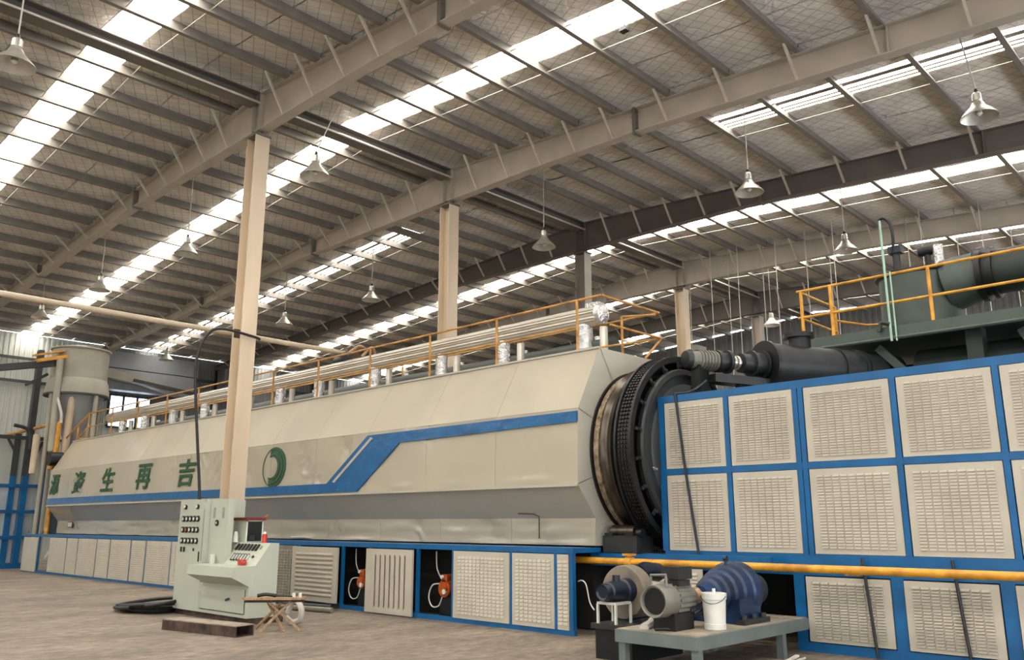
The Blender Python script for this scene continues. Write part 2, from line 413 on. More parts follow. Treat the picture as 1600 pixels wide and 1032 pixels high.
# far eave wall, with an opening for the window band
WX0, WX1, WZ0, WZ1 = 15.6, 17.6, 6.2, 7.75
wf = bpy.data.objects.new('wall_far', None); COL.objects.link(wf); wf.location = (10, YF, 0); wf['kind'] = 'structure'; wf['label'] = 'pale corrugated far wall with dark girts'
fw = lambda t, d, z: (t, YF + .1 - d, z)
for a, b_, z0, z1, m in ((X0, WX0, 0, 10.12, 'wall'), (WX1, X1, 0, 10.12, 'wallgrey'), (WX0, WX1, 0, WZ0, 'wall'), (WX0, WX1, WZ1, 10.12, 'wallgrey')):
    corrugated(fw, a, b_, z0, z1).build('wall_sheet', m, wf)
for z in (1.2, 3.2, 5.3, 6.95 + .9, 8.9):
    for a, b_ in ((X0, WX0 - .05), (WX1 + .05, X1)):
        box((a, YF - .12, z), (b_, YF - .02, z + .12)).build('girt', 'girt', wf)
for x in RX[1:]:
    b = MB(); b.box((x - .15, YF - .45, 0), (x + .15, YF - .43, 9.6)); b.box((x - .15, YF - .15, 0), (x + .15, YF - .13, 9.6)); b.box((x - .006, YF - .44, 0), (x + .006, YF - .14, 9.6))
    b.build('wall_post', 'girt', wf)
for a in (12.25, ): box((a - .1, YF - .4, 0), (a + .1, YF - .14, 9.4)).build('wall_post', 'girt', wf)
wn = bpy.data.objects.new('window_1', None); COL.objects.link(wn); wn.location = (16.6, YF, WZ0); wn['kind'] = 'structure'; wn['label'] = 'bright three-pane window high in the far wall'
for i in range(3):
    a = WX0 + i * (WX1 - WX0) / 3; b_ = a + (WX1 - WX0) / 3
    box((a + .05, YF + .05, WZ0 + .05), (b_ - .05, YF + .07, WZ1 - .05)).build('pane', 'pane', wn)
b = MB()
for i in range(4):
    a = WX0 + i * (WX1 - WX0) / 3; b.box((a - .05, YF, WZ0), (a + .05, YF + .1, WZ1))
b.box((WX0, YF, WZ0 - .06), (WX1, YF + .1, WZ0 + .05)); b.box((WX0, YF, WZ1 - .05), (WX1, YF + .1, WZ1 + .06)); b.build('window_frame', 'girt', wn)
we = bpy.data.objects.new('wall_end', None); COL.objects.link(we); we.location = (X1, 20, 0); we['kind'] = 'structure'; we['label'] = 'dark grey corrugated gable wall at the far right'
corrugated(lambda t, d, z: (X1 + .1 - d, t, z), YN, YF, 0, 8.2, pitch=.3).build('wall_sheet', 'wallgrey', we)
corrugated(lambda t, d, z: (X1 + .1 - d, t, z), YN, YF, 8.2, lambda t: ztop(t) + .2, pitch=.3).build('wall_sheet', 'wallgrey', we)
for z in (2.5, 5, 7.4, 9.6): box((X1 - .12, YN, z), (X1 - .02, YF, z + .14)).build('girt', 'girt', we)

wnr = bpy.data.objects.new('wall_near', None); COL.objects.link(wnr); wnr.location = (10, YN, 0); wnr['kind'] = 'structure'; wnr['label'] = 'pale corrugated side wall with an added long glowing band, behind the camera'
for z0, z1 in ((0, 1.2), (4.4, 10.08)): corrugated(lambda t, d, z: (t, YN - .1 + d, z), X0, X1, z0, z1, pitch=.6).build('wall_sheet', 'wall', wnr)
for q in range(9): box((X0 + 6 * q + .15, YN - .1, 1.2), (X0 + 6 * q + 5.85, YN - .07, 4.4)).build('glowing_pane', 'band', wnr); box((X0 + 6 * q - .15, YN - .15, 1.2), (X0 + 6 * q + .15, YN - .02, 4.4)).build('mullion', 'girt', wnr)  # unseen glowing panes added to brighten the roof underside
wb_ = bpy.data.objects.new('wall_back', None); COL.objects.link(wb_); wb_.location = (X0, 10, 0); wb_['kind'] = 'structure'; wb_['label'] = 'pale corrugated gable wall with a wide open doorway behind the camera'
for a, b_, z0 in ((YN, DOOR[0], 0), (DOOR[1], YF, 0), (DOOR[0], DOOR[1], DOOR[2])):
    corrugated(lambda t, d, z: (X0 - .1 + d, t, z), a, b_, z0, lambda t: ztop(t) + .2, pitch=.6).build('wall_sheet', 'wall', wb_)

# ------------------------------------------------------------------ rotary furnace: hood
HY0, HY1 = 8.5, 32.6
PROF = [(10.78, 1.30), (10.79, 1.73), (10.36, 2.25), (10.40, 3.46), (11.0, 4.54), (13.2, 4.54), (13.80, 3.46), (13.84, 2.25), (13.41, 1.73), (13.41, 1.30)]
hood = thing('furnace_hood', 'long cream faceted sheet-metal hood of the furnace with blue stripe and green lettering', 'furnace hood', (12.1, 20.5, 1.3))
core = [(12.1 + (x - 12.1) * .9, 2.92 + (z - 2.92) * .955) for x, z in PROF]
MB().prism(core, FY, HY0 + .75, HY1 - .03).build('light_block_core', 'core', hood)  # dark core added to block light behind the thin hood sheets
NP = 13; PW = (HY1 - HY0) / NP
DENTS = {2: [(21.3, .85, .5), (20.5, .55, .6), (19.7, .35, .5), (18.9, .45, .55), (16.4, .6, .5), (15.9, .3, .4), (23.0, .9, .5), (31.9, .2, .5), (14.9, .8, .4), (12.2, .9, .4)],
         0: [(9.7, .55, .4), (10.9, .5, .5), (15.6, .5, .5), (23.6, .5, .7), (26.0, .5, .4), (30.6, .5, .6), (19.3, .5, .4), (12.9, .4, .4)]}
def crumple(e, y, t, hgt):          # knocked-in creases left in the thin sheet
    w_ = sum(math.exp(-((y - a) ** 2 + ((t - b_) * hgt) ** 2) / r ** 2 * 2.5) for a, b_, r in DENTS.get(e, ()))
    if w_ < .02: return 0
    n_ = noise.noise((y * 2.6, t * hgt * 2.2, e * 5.5)); m_ = noise.noise((y * 5.5 + 3, t * hgt * 4.5, e * 2.5))
    return -min(w_, 1.2) * (.075 * abs(n_) ** .8 + .03 * abs(m_))
def sheet(p, q, y0, y1, amp, seed, nu=9, nv=6, pucker=0, face=-1):
    P = Vector((p[0], 0, p[1])); Q = Vector((q[0], 0, q[1])); d = (Q - P).normalized(); nrm = Vector((-d.z, 0, d.x))
    if nrm.dot(P - Vector((12.1, 0, 2.92))) < 0: nrm = -nrm
    v = []
    for j in range(nv + 1):
        for i in range(nu + 1):
            s, t = i / nu, j / nv
            y = y0 + .003 + (y1 - y0 - .006) * s; c = P + (Q - P) * (.002 + .996 * t)
            e = math.sin(PI * s) ** .5 * math.sin(PI * t) ** .5 if 0 < s < 1 and 0 < t < 1 else 0
            h = amp * noise.noise((y * 1.3, t * 2.6, seed)) * (.2 + e) - amp * .3 * e
            if pucker: h += pucker * max(0, noise.noise((y * 1.1, 9.1, seed)) + .25) * math.exp(-((t - .07) / .05) ** 2) * math.sin(PI * s) - pucker * .5 * math.exp(-(min(s, 1 - s) / .05) ** 2) * max(0, noise.noise((y * 2.1, t * 3, seed + 4)))
            h += crumple(face, y, t, (Q - P).length)
            pt = c + nrm * h; v.append((pt.x, y, pt.z))
    n = nu + 1
    f = [(j * n + i, j * n + i + 1, (j + 1) * n + i + 1, (j + 1) * n + i) for j in range(nv) for i in range(nu)]
    b = MB(); b.add(v, f)
    rim = [i for i in range(n)] + [j * n + nu for j in range(1, nv + 1)] + [nv * n + i for i in range(nu - 1, -1, -1)] + [j * n for j in range(nv - 1, 0, -1)]
    rv = [v[i] for i in rim]; bk = [(x - nrm.x * .02, y, z - nrm.z * .02) for x, y, z in rv]; m = len(rim)
    b.add(rv + bk, [(i, (i + 1) % m, m + (i + 1) % m, m + i) for i in range(m)])
    return b
NAMES = ['skirt_panel', 'underside_panel', 'face_panel', 'shoulder_panel', 'top_panel', 'rear_shoulder_panel', 'rear_face_panel', 'rear_underside_panel', 'rear_skirt_panel']
AMP = [.03, .006, .012, .006, .004, .004, .004, .004, .004]
for e in range(9):
    n = NP if e < 4 else 4
    for i in range(n):
        w_ = (HY1 - HY0) / n
        sheet(PROF[e], PROF[e + 1], HY0 + i * w_, HY0 + (i + 1) * w_, AMP[e], e * 7.3 + 1.7, nu=40 if e in (0, 2) else 6, nv=30 if e == 2 else (14 if e == 0 else 6), face=e, pucker=.03 if e == 2 and not 2 < HY0 + i * PW < 8 else (.045 if e == 0 else 0)).build(NAMES[e], 'hood', hood, smooth=True)
# folded lips along the hood edges
for (px, pz, nm) in ((10.35, 2.235, 'lower_lip'), (10.985, 4.545, 'upper_lip')):
    MB().beam((px, HY0, pz), (px, HY1, pz), .03, .035).build(nm, 'hoodend', hood)
# end plates round the opening, one per facet of the hood
CX, CZ, HR = 12.1, 2.8, 1.42
def ray_hit(a):
    d = (math.cos(a), math.sin(a)); best = None
    for (x0, z0), (x1, z1) in zip(PROF, PROF[1:] + PROF[:1]):
        ex, ez = x1 - x0, z1 - z0; den = d[0] * ez - d[1] * ex
        if abs(den) < 1e-9: continue
        t = ((x0 - CX) * ez - (z0 - CZ) * ex) / den; u = ((x0 - CX) * d[1] - (z0 - CZ) * d[0]) / den
        if t > 0 and -1e-6 <= u <= 1 + 1e-6 and (best is None or t < best): best = t
    return (CX + best * d[0], CZ + best * d[1])
def hole_r(a): return min(HR, math.hypot(ray_hit(a)[0] - CX, ray_hit(a)[1] - CZ) - .03)
angs = sorted(math.atan2(z - CZ, x - CX) % (2 * PI) for x, z in PROF)
for a0, a1 in zip(angs, angs[1:] + [angs[0] + 2 * PI]):
    n = max(2, int((a1 - a0) / .08)); g = .004
    aa = [a0 + g + (a1 - a0 - 2 * g) * i / n for i in range(n + 1)]
    outer = [ray_hit(a) for a in aa]; inner = [(CX + hole_r(a) * math.cos(a), CZ + hole_r(a) * math.sin(a)) for a in aa]
    b = MB(); k = n + 1
    v = [(x, HY0, z) for x, z in outer] + [(x, HY0, z) for x, z in inner] + [(x, HY0 + .02, z) for x, z in outer] + [(x, HY0 + .02, z) for x, z in inner]
    f = []
    for i in range(n):
        f += [(i, i + 1, k + i + 1, k + i), (2 * k + i + 1, 2 * k + i, 3 * k + i, 3 * k + i + 1), (k + i, k + i + 1, 3 * k + i + 1, 3 * k + i)]
    b.add(v, f).build('end_plate', 'hoodend', hood)
corner = MB()
MB().prism(PROF[2:8], FY, HY1 - .03, HY1).build('rear_end_plate', 'hoodend', hood)
# stripe, lettering and emblem on the long face
def on_face(poly, name, m, th=.008, off=.004, lab=None):
    fx = lambda u, v, t: (10.36 + (v - 2.25) / 1.21 * .04 - t, u, v)
    return MB().prism(poly, fx, off, off + th).build(name, m, hood, label=lab)
on_face([(HY0 + .01, 3.41), (HY0 + .01, 3.24), (13.0, 3.19), (14.3, 2.275), (HY1 - .02, 2.29), (HY1 - .02, 2.49), (15.4, 2.47), (14.05, 3.40)], 'blue_stripe', 'stripe', .022, .006, 'blue zigzag stripe')
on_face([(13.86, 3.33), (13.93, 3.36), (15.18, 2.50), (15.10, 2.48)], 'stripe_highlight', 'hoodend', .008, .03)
def glyph(ch, yc, zc, wd, ht):
    cu = bpy.data.curves.new('glyph', 'FONT'); cu.body = ch; cu.size = 1; cu.extrude = .006; cu.offset = .022; cu.resolution_u = 3
    ob = bpy.data.objects.new('glyph', cu); COL.objects.link(ob); bpy.context.view_layer.update()
    me = bpy.data.meshes.new_from_object(ob.evaluated_get(bpy.context.evaluated_depsgraph_get()))
    bpy.data.objects.remove(ob)
    xs = [v.co.x for v in me.vertices]; ys = [v.co.y for v in me.vertices]
    if not xs: return
    a, b_, c, d = min(xs), max(xs), min(ys), max(ys)
    for v in me.vertices:
        u = ((v.co.x - a) / (b_ - a) - .5) * wd; t = ((v.co.y - c) / (d - c) - .5) * ht; u -= -.16 * t
        z = zc + t; v.co = (10.36 + (z - 2.25) / 1.21 * .04 - .022 - v.co.z * .5, yc - u, z)
    me.materials.clear(); me.materials.append(M['greentext']); link('green_character', me, hood)
for ch, yc in (('源', 32.05), ('资', 29.8), ('生', 27.35), ('再', 24.75), ('吉', 22.05)):
    glyph(ch, yc, 2.97, .98 if yc < 32 else .8, .73)
def crescent(r0, r1, c0, c1, th0, th1):
    P = []; n = 22
    for i in range(n + 1):
        a = th0 + (th1 - th0) * i / n; P.append((17.6 + c0 - r0 * math.cos(a), 2.92 + r0 * .92 * math.sin(a)))
    for i in range(n, -1, -1):
        a = th0 + (th1 - th0) * i / n; P.append((17.6 + c1 - r1 * math.cos(a), 2.92 + r1 * .92 * math.sin(a)))
    return P
for r0, r1, c0, c1 in ((.50, .43, .0, .03), (.42, .35, .04, .07), (.335, .27, .08, .12)):
    on_face(crescent(r0, r1, c0, c1, R(-112), R(112)), 'emblem_crescent', 'greentext', .01, .012)
on_face(crescent(.50, .48, .0, .0, R(108), R(252)), 'emblem_crescent', 'greentext', .01, .012)
nt_p = box((10.735, 31.0, 1.50), (10.745, 31.42, 1.70)).build('notice_plate', 'redbrown', hood, label='small white notice with a dark red edge'); box((10.728, 31.04, 1.53), (10.735, 31.38, 1.67)).build('notice_sheet', 'white', nt_p)
# small wire frame and handle plate on the skirt
MB().tube([(10.70, 9.63, 1.40), (10.70, 9.63, 1.76), (10.66, 9.72, 1.80), (10.60, 10.02, 1.81)], .012, n=6).build('bent_rod', 'rust', hood)

# ------------------------------------------------------------------ furnace base frame
BX = 10.18
base = thing('furnace_plinth_frame', 'blue steel base frame with cream louvred panels under the long hood', 'base frame', (BX, 20, 0))
MB().beam((BX + .03, 8.47, 1.235), (BX + .03, 33.9, 1.235), .06, .085).build('top_rail', 'blue', base)
MB().beam((BX + .03, 8.47, .04), (BX + .03, 33.9, .04), .06, .08).build('bottom_rail', 'blue', base)
box((BX + .06, 8.5, 1.2), (10.9, 32.5, 1.275)).build('ledge', 'blue', base)
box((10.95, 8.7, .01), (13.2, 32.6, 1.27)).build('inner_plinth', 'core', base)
for y in (8.51, 8.82, 9.785, 11.19, 12.15, 13.56, 14.48, 16.06, 18.4, 20.3, 22.13, 23.67, 24.66, 26.13, 27.15, 28.68, 29.64, 31.26, 32.36):
    wd = .08 if y < 9 else .05
    MB().beam((BX + .03, y, .08), (BX + .03, y, 1.2), .06, wd, up=(1, 0, 0)).build('post', 'blue', base)
def louvres(x, y0, y1, z0, z1, ncol, nrow, dep=.016, mar=.085):
    b = MB(); W_ = y1 - y0; H_ = z1 - z0; ya = y0 + W_ * mar; za = z0 + H_ * .065
    cw = (W_ * (1 - 2 * mar)) / ncol; rh = H_ * .87 / nrow
    for i in range(ncol):
        for j in range(nrow):
            a = ya + cw * (i + .1); c = ya + cw * (i + .9); z = za + rh * j; t = z + rh * .72
            b.add([(x, a, t), (x, c, t), (x - dep, c, z), (x - dep, a, z), (x, a, z), (x, c, z)], [(0, 1, 2, 3), (3, 2, 5, 4), (0, 3, 4), (1, 5, 2)])
    return b
def panel(root, name, x, y0, y1, z0, z1, ncol, nrow, m='panel', dep=.016):
    sg = .012
    b = MB(); b.box((x, y0 + sg, z0), (x + .025, y1 - sg, z1))
    p = b.build(name, m, root)
    louvres(x, y0, y1, z0, z1, ncol, nrow, dep).build('louvres', m, p, kind='stuff')
    return p
for y0, y1, nc in ((8.55, 8.80, 2), (8.84, 9.76, 8), (9.81, 11.17, 12), (22.15, 23.63, 12), (23.71, 24.62, 8), (24.70, 26.10, 12), (26.17, 27.12, 8), (27.19, 28.65, 12), (28.71, 29.61, 8), (29.68, 31.23, 12),
                   (16.1, 18.37, 16), (18.43, 20.27, 14), (20.33, 22.1, 13)):
    grey = 16 < y0 < 17
    panel(base, 'louvre_panel', BX - .012, y0, y1, .075, 1.18, nc, 17, 'panelgrey' if grey else 'panel', .014)
box((BX - .02, 32.4, .03), (BX + .02, 33.85, 1.17)).build('plain_door', 'panel', base)
# hinged-off doors: one with pressed horizontal ribs, one with vertical slots
d = MB()
for a, b_ in (((BX - .10, 14.5, .1), (BX - .06, 16.15, 1.17)),): d.box(a, b_)
dr = d.build('ribbed_door', 'panel', base)
for i in range(10):
    z = .2 + i * .088
    MB().prism([(0, 0), (-.03, .02), (-.03, .04), (0, .062)], lambda u, v, t, z=z: (BX - .10 + u, t, z + v), 14.64, 15.98).build('rib', 'panel', dr)
MB().beam((BX - .02, 14.5, .03), (BX - .02, 16.9, .03), .06, .06).build('door_track', 'dark', base)
fd = MB()
for a, b_ in (((12.17, .02), (13.55, .12)), ((12.17, 1.07), (13.55, 1.175)), ((12.17, .12), (12.36, 1.07)), ((13.38, .12), (13.55, 1.07))):
    fd.box((BX - .1, a[0], a[1]), (BX - .06, b_[0], b_[1]))
fd.box((BX - .07, 12.3, .1), (BX - .062, 13.45, 1.1))
fdo = fd.build('slotted_door', 'panel', base)
for i in range(7):
    y = 12.36 + (i + .3) * (1.02 / 7)
    MB().box((BX - .1, y, .12), (BX - .08, y + .1, 1.07)).build('slat', 'panel', fdo)
for i in range(8):
    y = 12.36 + (i) * (1.02 / 7) - .012
    MB().box((BX - .082, y + .0, .14), (BX - .076, y + .05, 1.05)).build('slot', 'dark', fdo)
# burners standing in the two open bays
def burner(y, label, big):
    t = thing('gas_burner', label, 'burner', (BX + .25, y, .3), 'burners in the open bays')
    s = 1.15 if big else 1.0; x = BX + .2
    b = MB(); b.cyl((x - .05, y, .52), (x + .35, y, .52), .13 * s, n=14); b.build('housing', 'orange', t, smooth=True)
    b = MB(); b.cyl((x - .09, y, .52), (x - .05, y, .52), .09 * s, n=14); b.build('face_plate', 'orange', t)
    b = MB(); b.box((x - .05, y - .08, .64), (x + .12, y + .06, .76)); b.build('control_box', 'orange', t)
    for q, z, r in ((-.05, .47, .045), (.02, .72, .03)): MB().cyl((x - .1, y + q, z), (x - .06, y + q, z), r, n=10).build('gauge', 'white', t)
    b = MB(); b.tube([(x - .04, y + .12, .6), (x - .06, y + .3, .56), (x - .05, y + .4, .36), (x - .02, y + .34, .2), (x, y + .18, .22), (x, y + .08, .4)], .012, n=6, sub=5); b.build('hose', 'white', t, smooth=True)
    b = MB(); b.tube([(x, y + .1, .66), (x - .02, y + .22, .85), (x, y + .27, 1.15)], .012, n=6, sub=3); b.build('cable', 'tape', t, smooth=True)
    b = MB(); b.box((x, y - .15, .0), (x + .3, y + .15, .39)); b.build('pedestal', 'darker', t)
burner(11.58, 'larger orange burner with white hose loop beside the near louvred panel', True)
burner(14.02, 'orange burner with two hoses in the bay beside the ribbed door', False)

# ------------------------------------------------------------------ rotary drum
drum = thing('rotary_drum', 'black rotary drum end with steel tyre and toothed ring emerging from the hood', 'drum', (CX, 8, 0))
c = (CX, 0, CZ)
MB().lathe([(9.1, 1.2), (9.1, 1.30), (7.62, 1.30)], c, n=64).build('shell', 'darker', drum, smooth=True)
MB().lathe([(8.495, 1.2), (8.495, 1.432), (8.465, 1.432), (8.465, 1.2)], c, n=96).build('lip_ring', 'black', drum, smooth=True)
MB().lathe([(8.46, 1.30), (8.46, 1.385), (8.44, 1.40), (8.35, 1.40), (8.34, 1.30)], c, n=96).build('packing_band', 'packing', drum, smooth=True)
MB().lathe([(8.27, 1.30), (8.27, 1.44), (8.25, 1.47), (8.22, 1.455), (8.15, 1.43), (8.08, 1.455), (8.05, 1.47), (8.03, 1.44), (8.03, 1.30)], c, n=96).build('riding_tyre', 'steel', drum, smooth=True)
MB().lathe([(8.61, 1.30), (8.61, 1.41), (8.585, 1.41), (8.585, 1.30)], c, n=96).build('seal_ring', 'black', drum, smooth=True)
# ring with a lattice of teeth
MB().lathe([(7.97, 1.33), (7.97, 1.5), (7.9, 1.5), (7.9, 1.60), (7.86, 1.60), (7.86, 1.55), (7.62, 1.55), (7.62, 1.60), (7.58, 1.60), (7.58, 1.50), (7.86, 1.48)], c, n=120).build('ring_body', 'darker', drum, smooth=True)
tb = MB(); nt_ = 150
for i in range(nt_):
    a = 2 * PI * i / nt_; e = Vector((math.cos(a), 0, math.sin(a))); t = Vector((-math.sin(a), 0, math.cos(a)))
    for k in range(4):
        y = 7.645 + k * .055; p = Vector((CX, y, CZ)) + e * 1.555
        v = [p + t * s1 * .018 + Vector((0, s2 * .018, 0)) + e * s3 for s3 in (-.01, .028) for s1, s2 in ((-1, -1), (1, -1), (1, 1), (-1, 1))]
        tb.add(v, [(4, 5, 6, 7), (0, 1, 5, 4), (1, 2, 6, 5), (2, 3, 7, 6), (3, 0, 4, 7)])
tb.build('teeth', 'black', drum, kind='stuff')
MB().lathe([(7.62, 1.30), (7.62, 1.36), (7.54, 1.38), (7.50, 1.36), (7.49, 1.28), (7.52, 1.24), (7.52, 1.12), (7.49, 1.08), (7.47, .6), (7.47, .001)], c, n=96).build('end_cover', 'dark', drum, smooth=True)
for i in range(20):
    a = 2 * PI * (i + .4) / 20; e = Vector((math.cos(a), 0, math.sin(a))); p = Vector((CX, 7.56, CZ))
    b = MB(); b.beam(p + e * 1.36, p + e * 1.5, .05, .03, up=(0, 1, 0)); b.cyl(p + e * 1.42 + Vector((0, -.05, 0)), p + e * 1.42 + Vector((0, .02, 0)), .028, n=8)
    b.build('clamp_bracket', 'dark', drum)
a = R(197); p = Vector((CX + 1.15 * math.cos(a), 7.5, CZ + 1.15 * math.sin(a)))
b = MB(); b.cyl(p, p + Vector((0, -.06, 0)), .02, n=8); b.tube([p + Vector((0, -.06, 0)), p + Vector((-.12, -.07, .02))], .012, n=6); b.build('latch', 'silver', drum)
# roller bearing under the drum
rb = thing('support_roller', 'dark support roller block under the black drum', 'roller', (10.98, 8.1, 1.2))
box((10.9, 7.8, 1.2), (11.35, 8.45, 1.46)).build('bearing_block', 'dark', rb)
MB().cyl((11.05, 7.9, 1.52), (11.05, 8.35, 1.52), .1, n=16).build('roller', 'steel', rb, smooth=True)
MB().cyl((11.0, 7.74, 1.5), (11.0, 7.84, 1.5), .07, n=14).build('shaft_end', 'darker', rb, smooth=True)
b = MB(); b.box((10.88, 7.85, 1.455), (11.2, 8.0, 1.5)); b.box((10.88, 8.25, 1.455), (11.2, 8.4, 1.5)); b.build('bearing_cap', 'darker', rb)
# blue trestle carrying the drum end
tr = thing('drum_trestle', 'blue steel trestle beneath the drum beside the yellow gas pipe', 'trestle', (11.1, 8, 0))
MB().beam((10.95, 5.6, 1.1), (10.95, 8.7, 1.1), .1, .2).build('beam', 'blue', tr)
MB().beam((12.6, 5.6, 1.1), (12.6, 8.7, 1.1), .1, .2).build('beam', 'blue', tr)
for y in (7.55, 8.2): MB().beam((11.2, y, 0), (11.2, y, 1.0), .16, .16).build('leg', 'blue', tr)
MB().beam((12.6, 8.3, 0), (12.6, 8.3, 1.0), .16, .16).build('leg', 'blue', tr)
box((10.9, 7.7, 1.19), (13.2, 8.62, 1.2)).build('plate', 'bluedark', tr)

# ------------------------------------------------------------------ blue louvred enclosure at the right
EX = 11.2
en = thing('louvred_enclosure', 'blue framed enclosure with rows of cream louvred panels at the right', 'enclosure', (EX, 4, 0))
YL, YRT = 7.46, -.6
for z0, z1 in ((3.5, 3.61), (2.375, 2.465)): box((EX - .03, YRT, z0), (EX + .06, YL, z1)).build('rail', 'blue', en)
box((EX - .03, YRT, .97), (EX + .1, YL, 1.245)).build('beam', 'blue', en)
box((EX - .03, YRT, .0), (EX + .06, 5.43, .12)).build('bottom_rail', 'blue', en)
UP = [7.43, 6.30, 5.215, 5.135, 3.88, 2.675, 1.42, .16, -.56]
for i, y in enumerate(UP): box((EX - .034, y - .035, 1.24), (EX + .06, y + .035, 3.5)).build('post', 'blue', en)
for y in (5.345, 4.06, 2.83, 1.6, .35): box((EX - .034, y - .075, .12), (EX + .06, y + .075, .98)).build('lower_post', 'blue', en)
for ya, yb in ((6.335, 7.395), (5.25, 6.265), (3.915, 5.10), (2.71, 3.845), (1.455, 2.64), (.195, 1.385)):
    nc = 9 if yb < 5.2 else 8
    panel(en, 'louvre_panel', EX - .02, ya, yb, 2.47, 3.495, nc, 25, dep=.02)
    panel(en, 'louvre_panel', EX - .02, ya, yb, 1.25, 2.37, nc, 25, dep=.02)
for ya, yb in ((4.13, 5.25), (2.905, 3.985), (1.675, 2.755), (.43, 1.52)): panel(en, 'lower_louvre_panel', EX - .06, ya, yb, .135, .955, 8, 20, dep=.03)
box((EX + .062, YRT, .12), (13.3, 5.3, 3.45)).build('body_and_shade_block', 'core', en)
box((EX + .062, 5.3, 1.25), (13.3, YL - .03, 3.45)).build('body_and_shade_block', 'core', en)
box((12.8, 5.3, 0), (13.3, 8.45, .98)).build('body_and_shade_block', 'core', en)  # dark block added to stand in for the shaded void below the enclosure
box((EX - .03, 7.45, 1.24), (EX + .06, 7.5, 3.6)).build('edge_strip', 'blue', en)
for pts, r, nm in (([(11.15, 7.16, 3.63), (11.145, 7.12, 3.3), (11.14, 7.02, 2.4), (11.14, 6.86, 1.2)], .02, 'cable'), ([(11.6, 6.85, 3.85), (11.3, 6.95, 3.66), (11.15, 7.16, 3.63)], .02, 'cable')):
    tag(MB().tube(pts, r, n=8, sub=4).build('power_cable', 'bluedark', None, smooth=True), 'dark cable hanging down over the leftmost tall louvred panel' if len(pts) == 4 else 'dark cable end running over the top rail of the enclosure', 'cable')
for y in (4.42, 3.35):
    b = MB(); b.tube([(EX - .11, y + .02, 1.22), (EX - .11, y, .96), (EX - .11, y - .07, .02)], .02, n=8)
    tag(b.build('steel_conduit', 'dark', None), 'steel conduit down the lower louvred panel ' + ('next to the workbench' if y > 4 else 'nearest the right edge'), 'conduit')
# yellow gas pipe
gp = thing('gas_pipe', 'yellow gas pipe running in front of the blue enclosure', 'pipe', (10.7, 5, 1.0))
MB().cyl((10.7, 8.85, 1.08), (10.7, -.6, 1.08), .052, n=20).build('pipe', 'yellow', gp, smooth=True)
b = MB(); b.cyl((10.7, 7.86, 1.08), (10.7, 7.74, 1.08), .075, n=14); b.cyl((10.7, 7.8, 1.08), (10.7, 7.8, 1.2), .035, n=8); b.box((10.63, 7.72, 1.17), (10.77, 7.88, 1.2)); b.build('valve', 'yellow', gp, smooth=True)
b = MB(); b.cyl((10.7, 7.72, 1.03), (10.7, 7.52, 1.0), .03, n=8); b.build('branch', 'rust', gp)
for y in (7.2, 4.5, 2.0): MB().beam((10.7, y, 1.03), (11.18, y, 1.0), .04, .03).build('bracket', 'yellow', gp)

# ------------------------------------------------------------------ insulated flue pipe and walkway rails on top of the hood
fp = thing('flue_pipe', 'long silver insulated flue pipe along the top of the hood', 'pipe', (11.6, 20, 4.55))
MB().prism([(11.6 + (.178 if i % 2 else .162) * math.cos(2 * PI * i / 40), 5.3 + (.178 if i % 2 else .162) * math.sin(2 * PI * i / 40)) for i in range(40)], FY, 8.95, 31.0).build('jacket', 'silver', fp)
b = MB(); b.cyl((11.6, 8.95, 5.3), (11.6, 8.86, 5.3), .19, .17, n=12); b.cyl((11.6, 8.86, 5.3), (11.6, 8.82, 5.3), .17, .05, n=12); b.box((11.5, 8.9, 5.44), (11.7, 9.2, 5.52)); b.build('end_cap', 'silverc', fp)
for i, y in enumerate((9.3, 11.35, 13.2, 15.5, 17.8, 19.6, 21.7, 23.8, 25.9, 28.0, 29.8)):
    b = MB(); b.cyl((11.6, y, 4.54), (11.6, y, 5.16), .13, n=12); b.build('riser', 'silverc', fp, smooth=True)
    b = MB(); b.cyl((11.75, y - .32, 4.54), (11.75, y - .32, 5.1), .075, n=10); b.build('riser', 'silver', fp, smooth=True)
    b = MB(); b.cyl((11.42, y + .02, 4.62), (11.30, y + .02, 4.62), .05, n=10); b.build('valve_stub', 'black', fp, smooth=True)
# second pipe behind it with foil-wrapped stubs
dk = thing('rear_manifold', 'dark manifold pipe with foil stubs behind the insulated flue pipe', 'pipe', (12.9, 20, 4.55))
MB().cyl((12.9, 9.6, 4.98), (12.9, 30.5, 4.98), .22, n=16).build('pipe', 'greendk', dk, smooth=True)
for y in range(10, 31, 2):
    MB().cyl((12.9, y, 4.54), (12.9, y, 5.26), .07, n=8).build('stub', 'silverc', dk)
wr = thing('walkway_railing', 'ochre walkway railing along the top edge of the hood', 'railing', (11.1, 20, 4.54))
ZB, ZM, ZU = 4.54, 5.0, 5.48
PY = [8.55, 9.06, 11.05, 13.0, 15.05, 17.1, 19.15, 21.2, 23.25, 25.3, 27.4, 29.5, 31.6]
for i, y in enumerate(PY):
    if i == 0: continue
    MB().cyl((11.1, y, ZB), (11.1, y, ZU), .024, n=8).build('post', 'rail', wr, smooth=True)
for y in (9.95, 12.1, 14.2, 16.2): MB().cyl((12.95, y, ZB), (12.95, y, ZU), .02, n=8).build('post', 'rail', wr, smooth=True)
MB().tube([(11.1, 8.52, ZU), (11.1, 31.6, ZU)], .022).build('top_rail', 'rail', wr, smooth=True)
MB().tube([(11.1, 9.06, ZM), (11.1, 31.6, ZM)], .017).build('mid_rail', 'rail', wr, smooth=True)
MB().tube([(11.1, 8.52, ZU), (12.85, 8.52, ZU)], .022).build('end_rail', 'rail', wr, smooth=True)
MB().tube([(11.34, 8.52, ZM), (12.9, 8.52, ZM)], .02).build('end_rail', 'rail', wr, smooth=True)
MB().tube([(12.9, 8.52, ZM), (12.35, 8.52, ZB)], .022).build('end_strut', 'rail', wr, smooth=True)
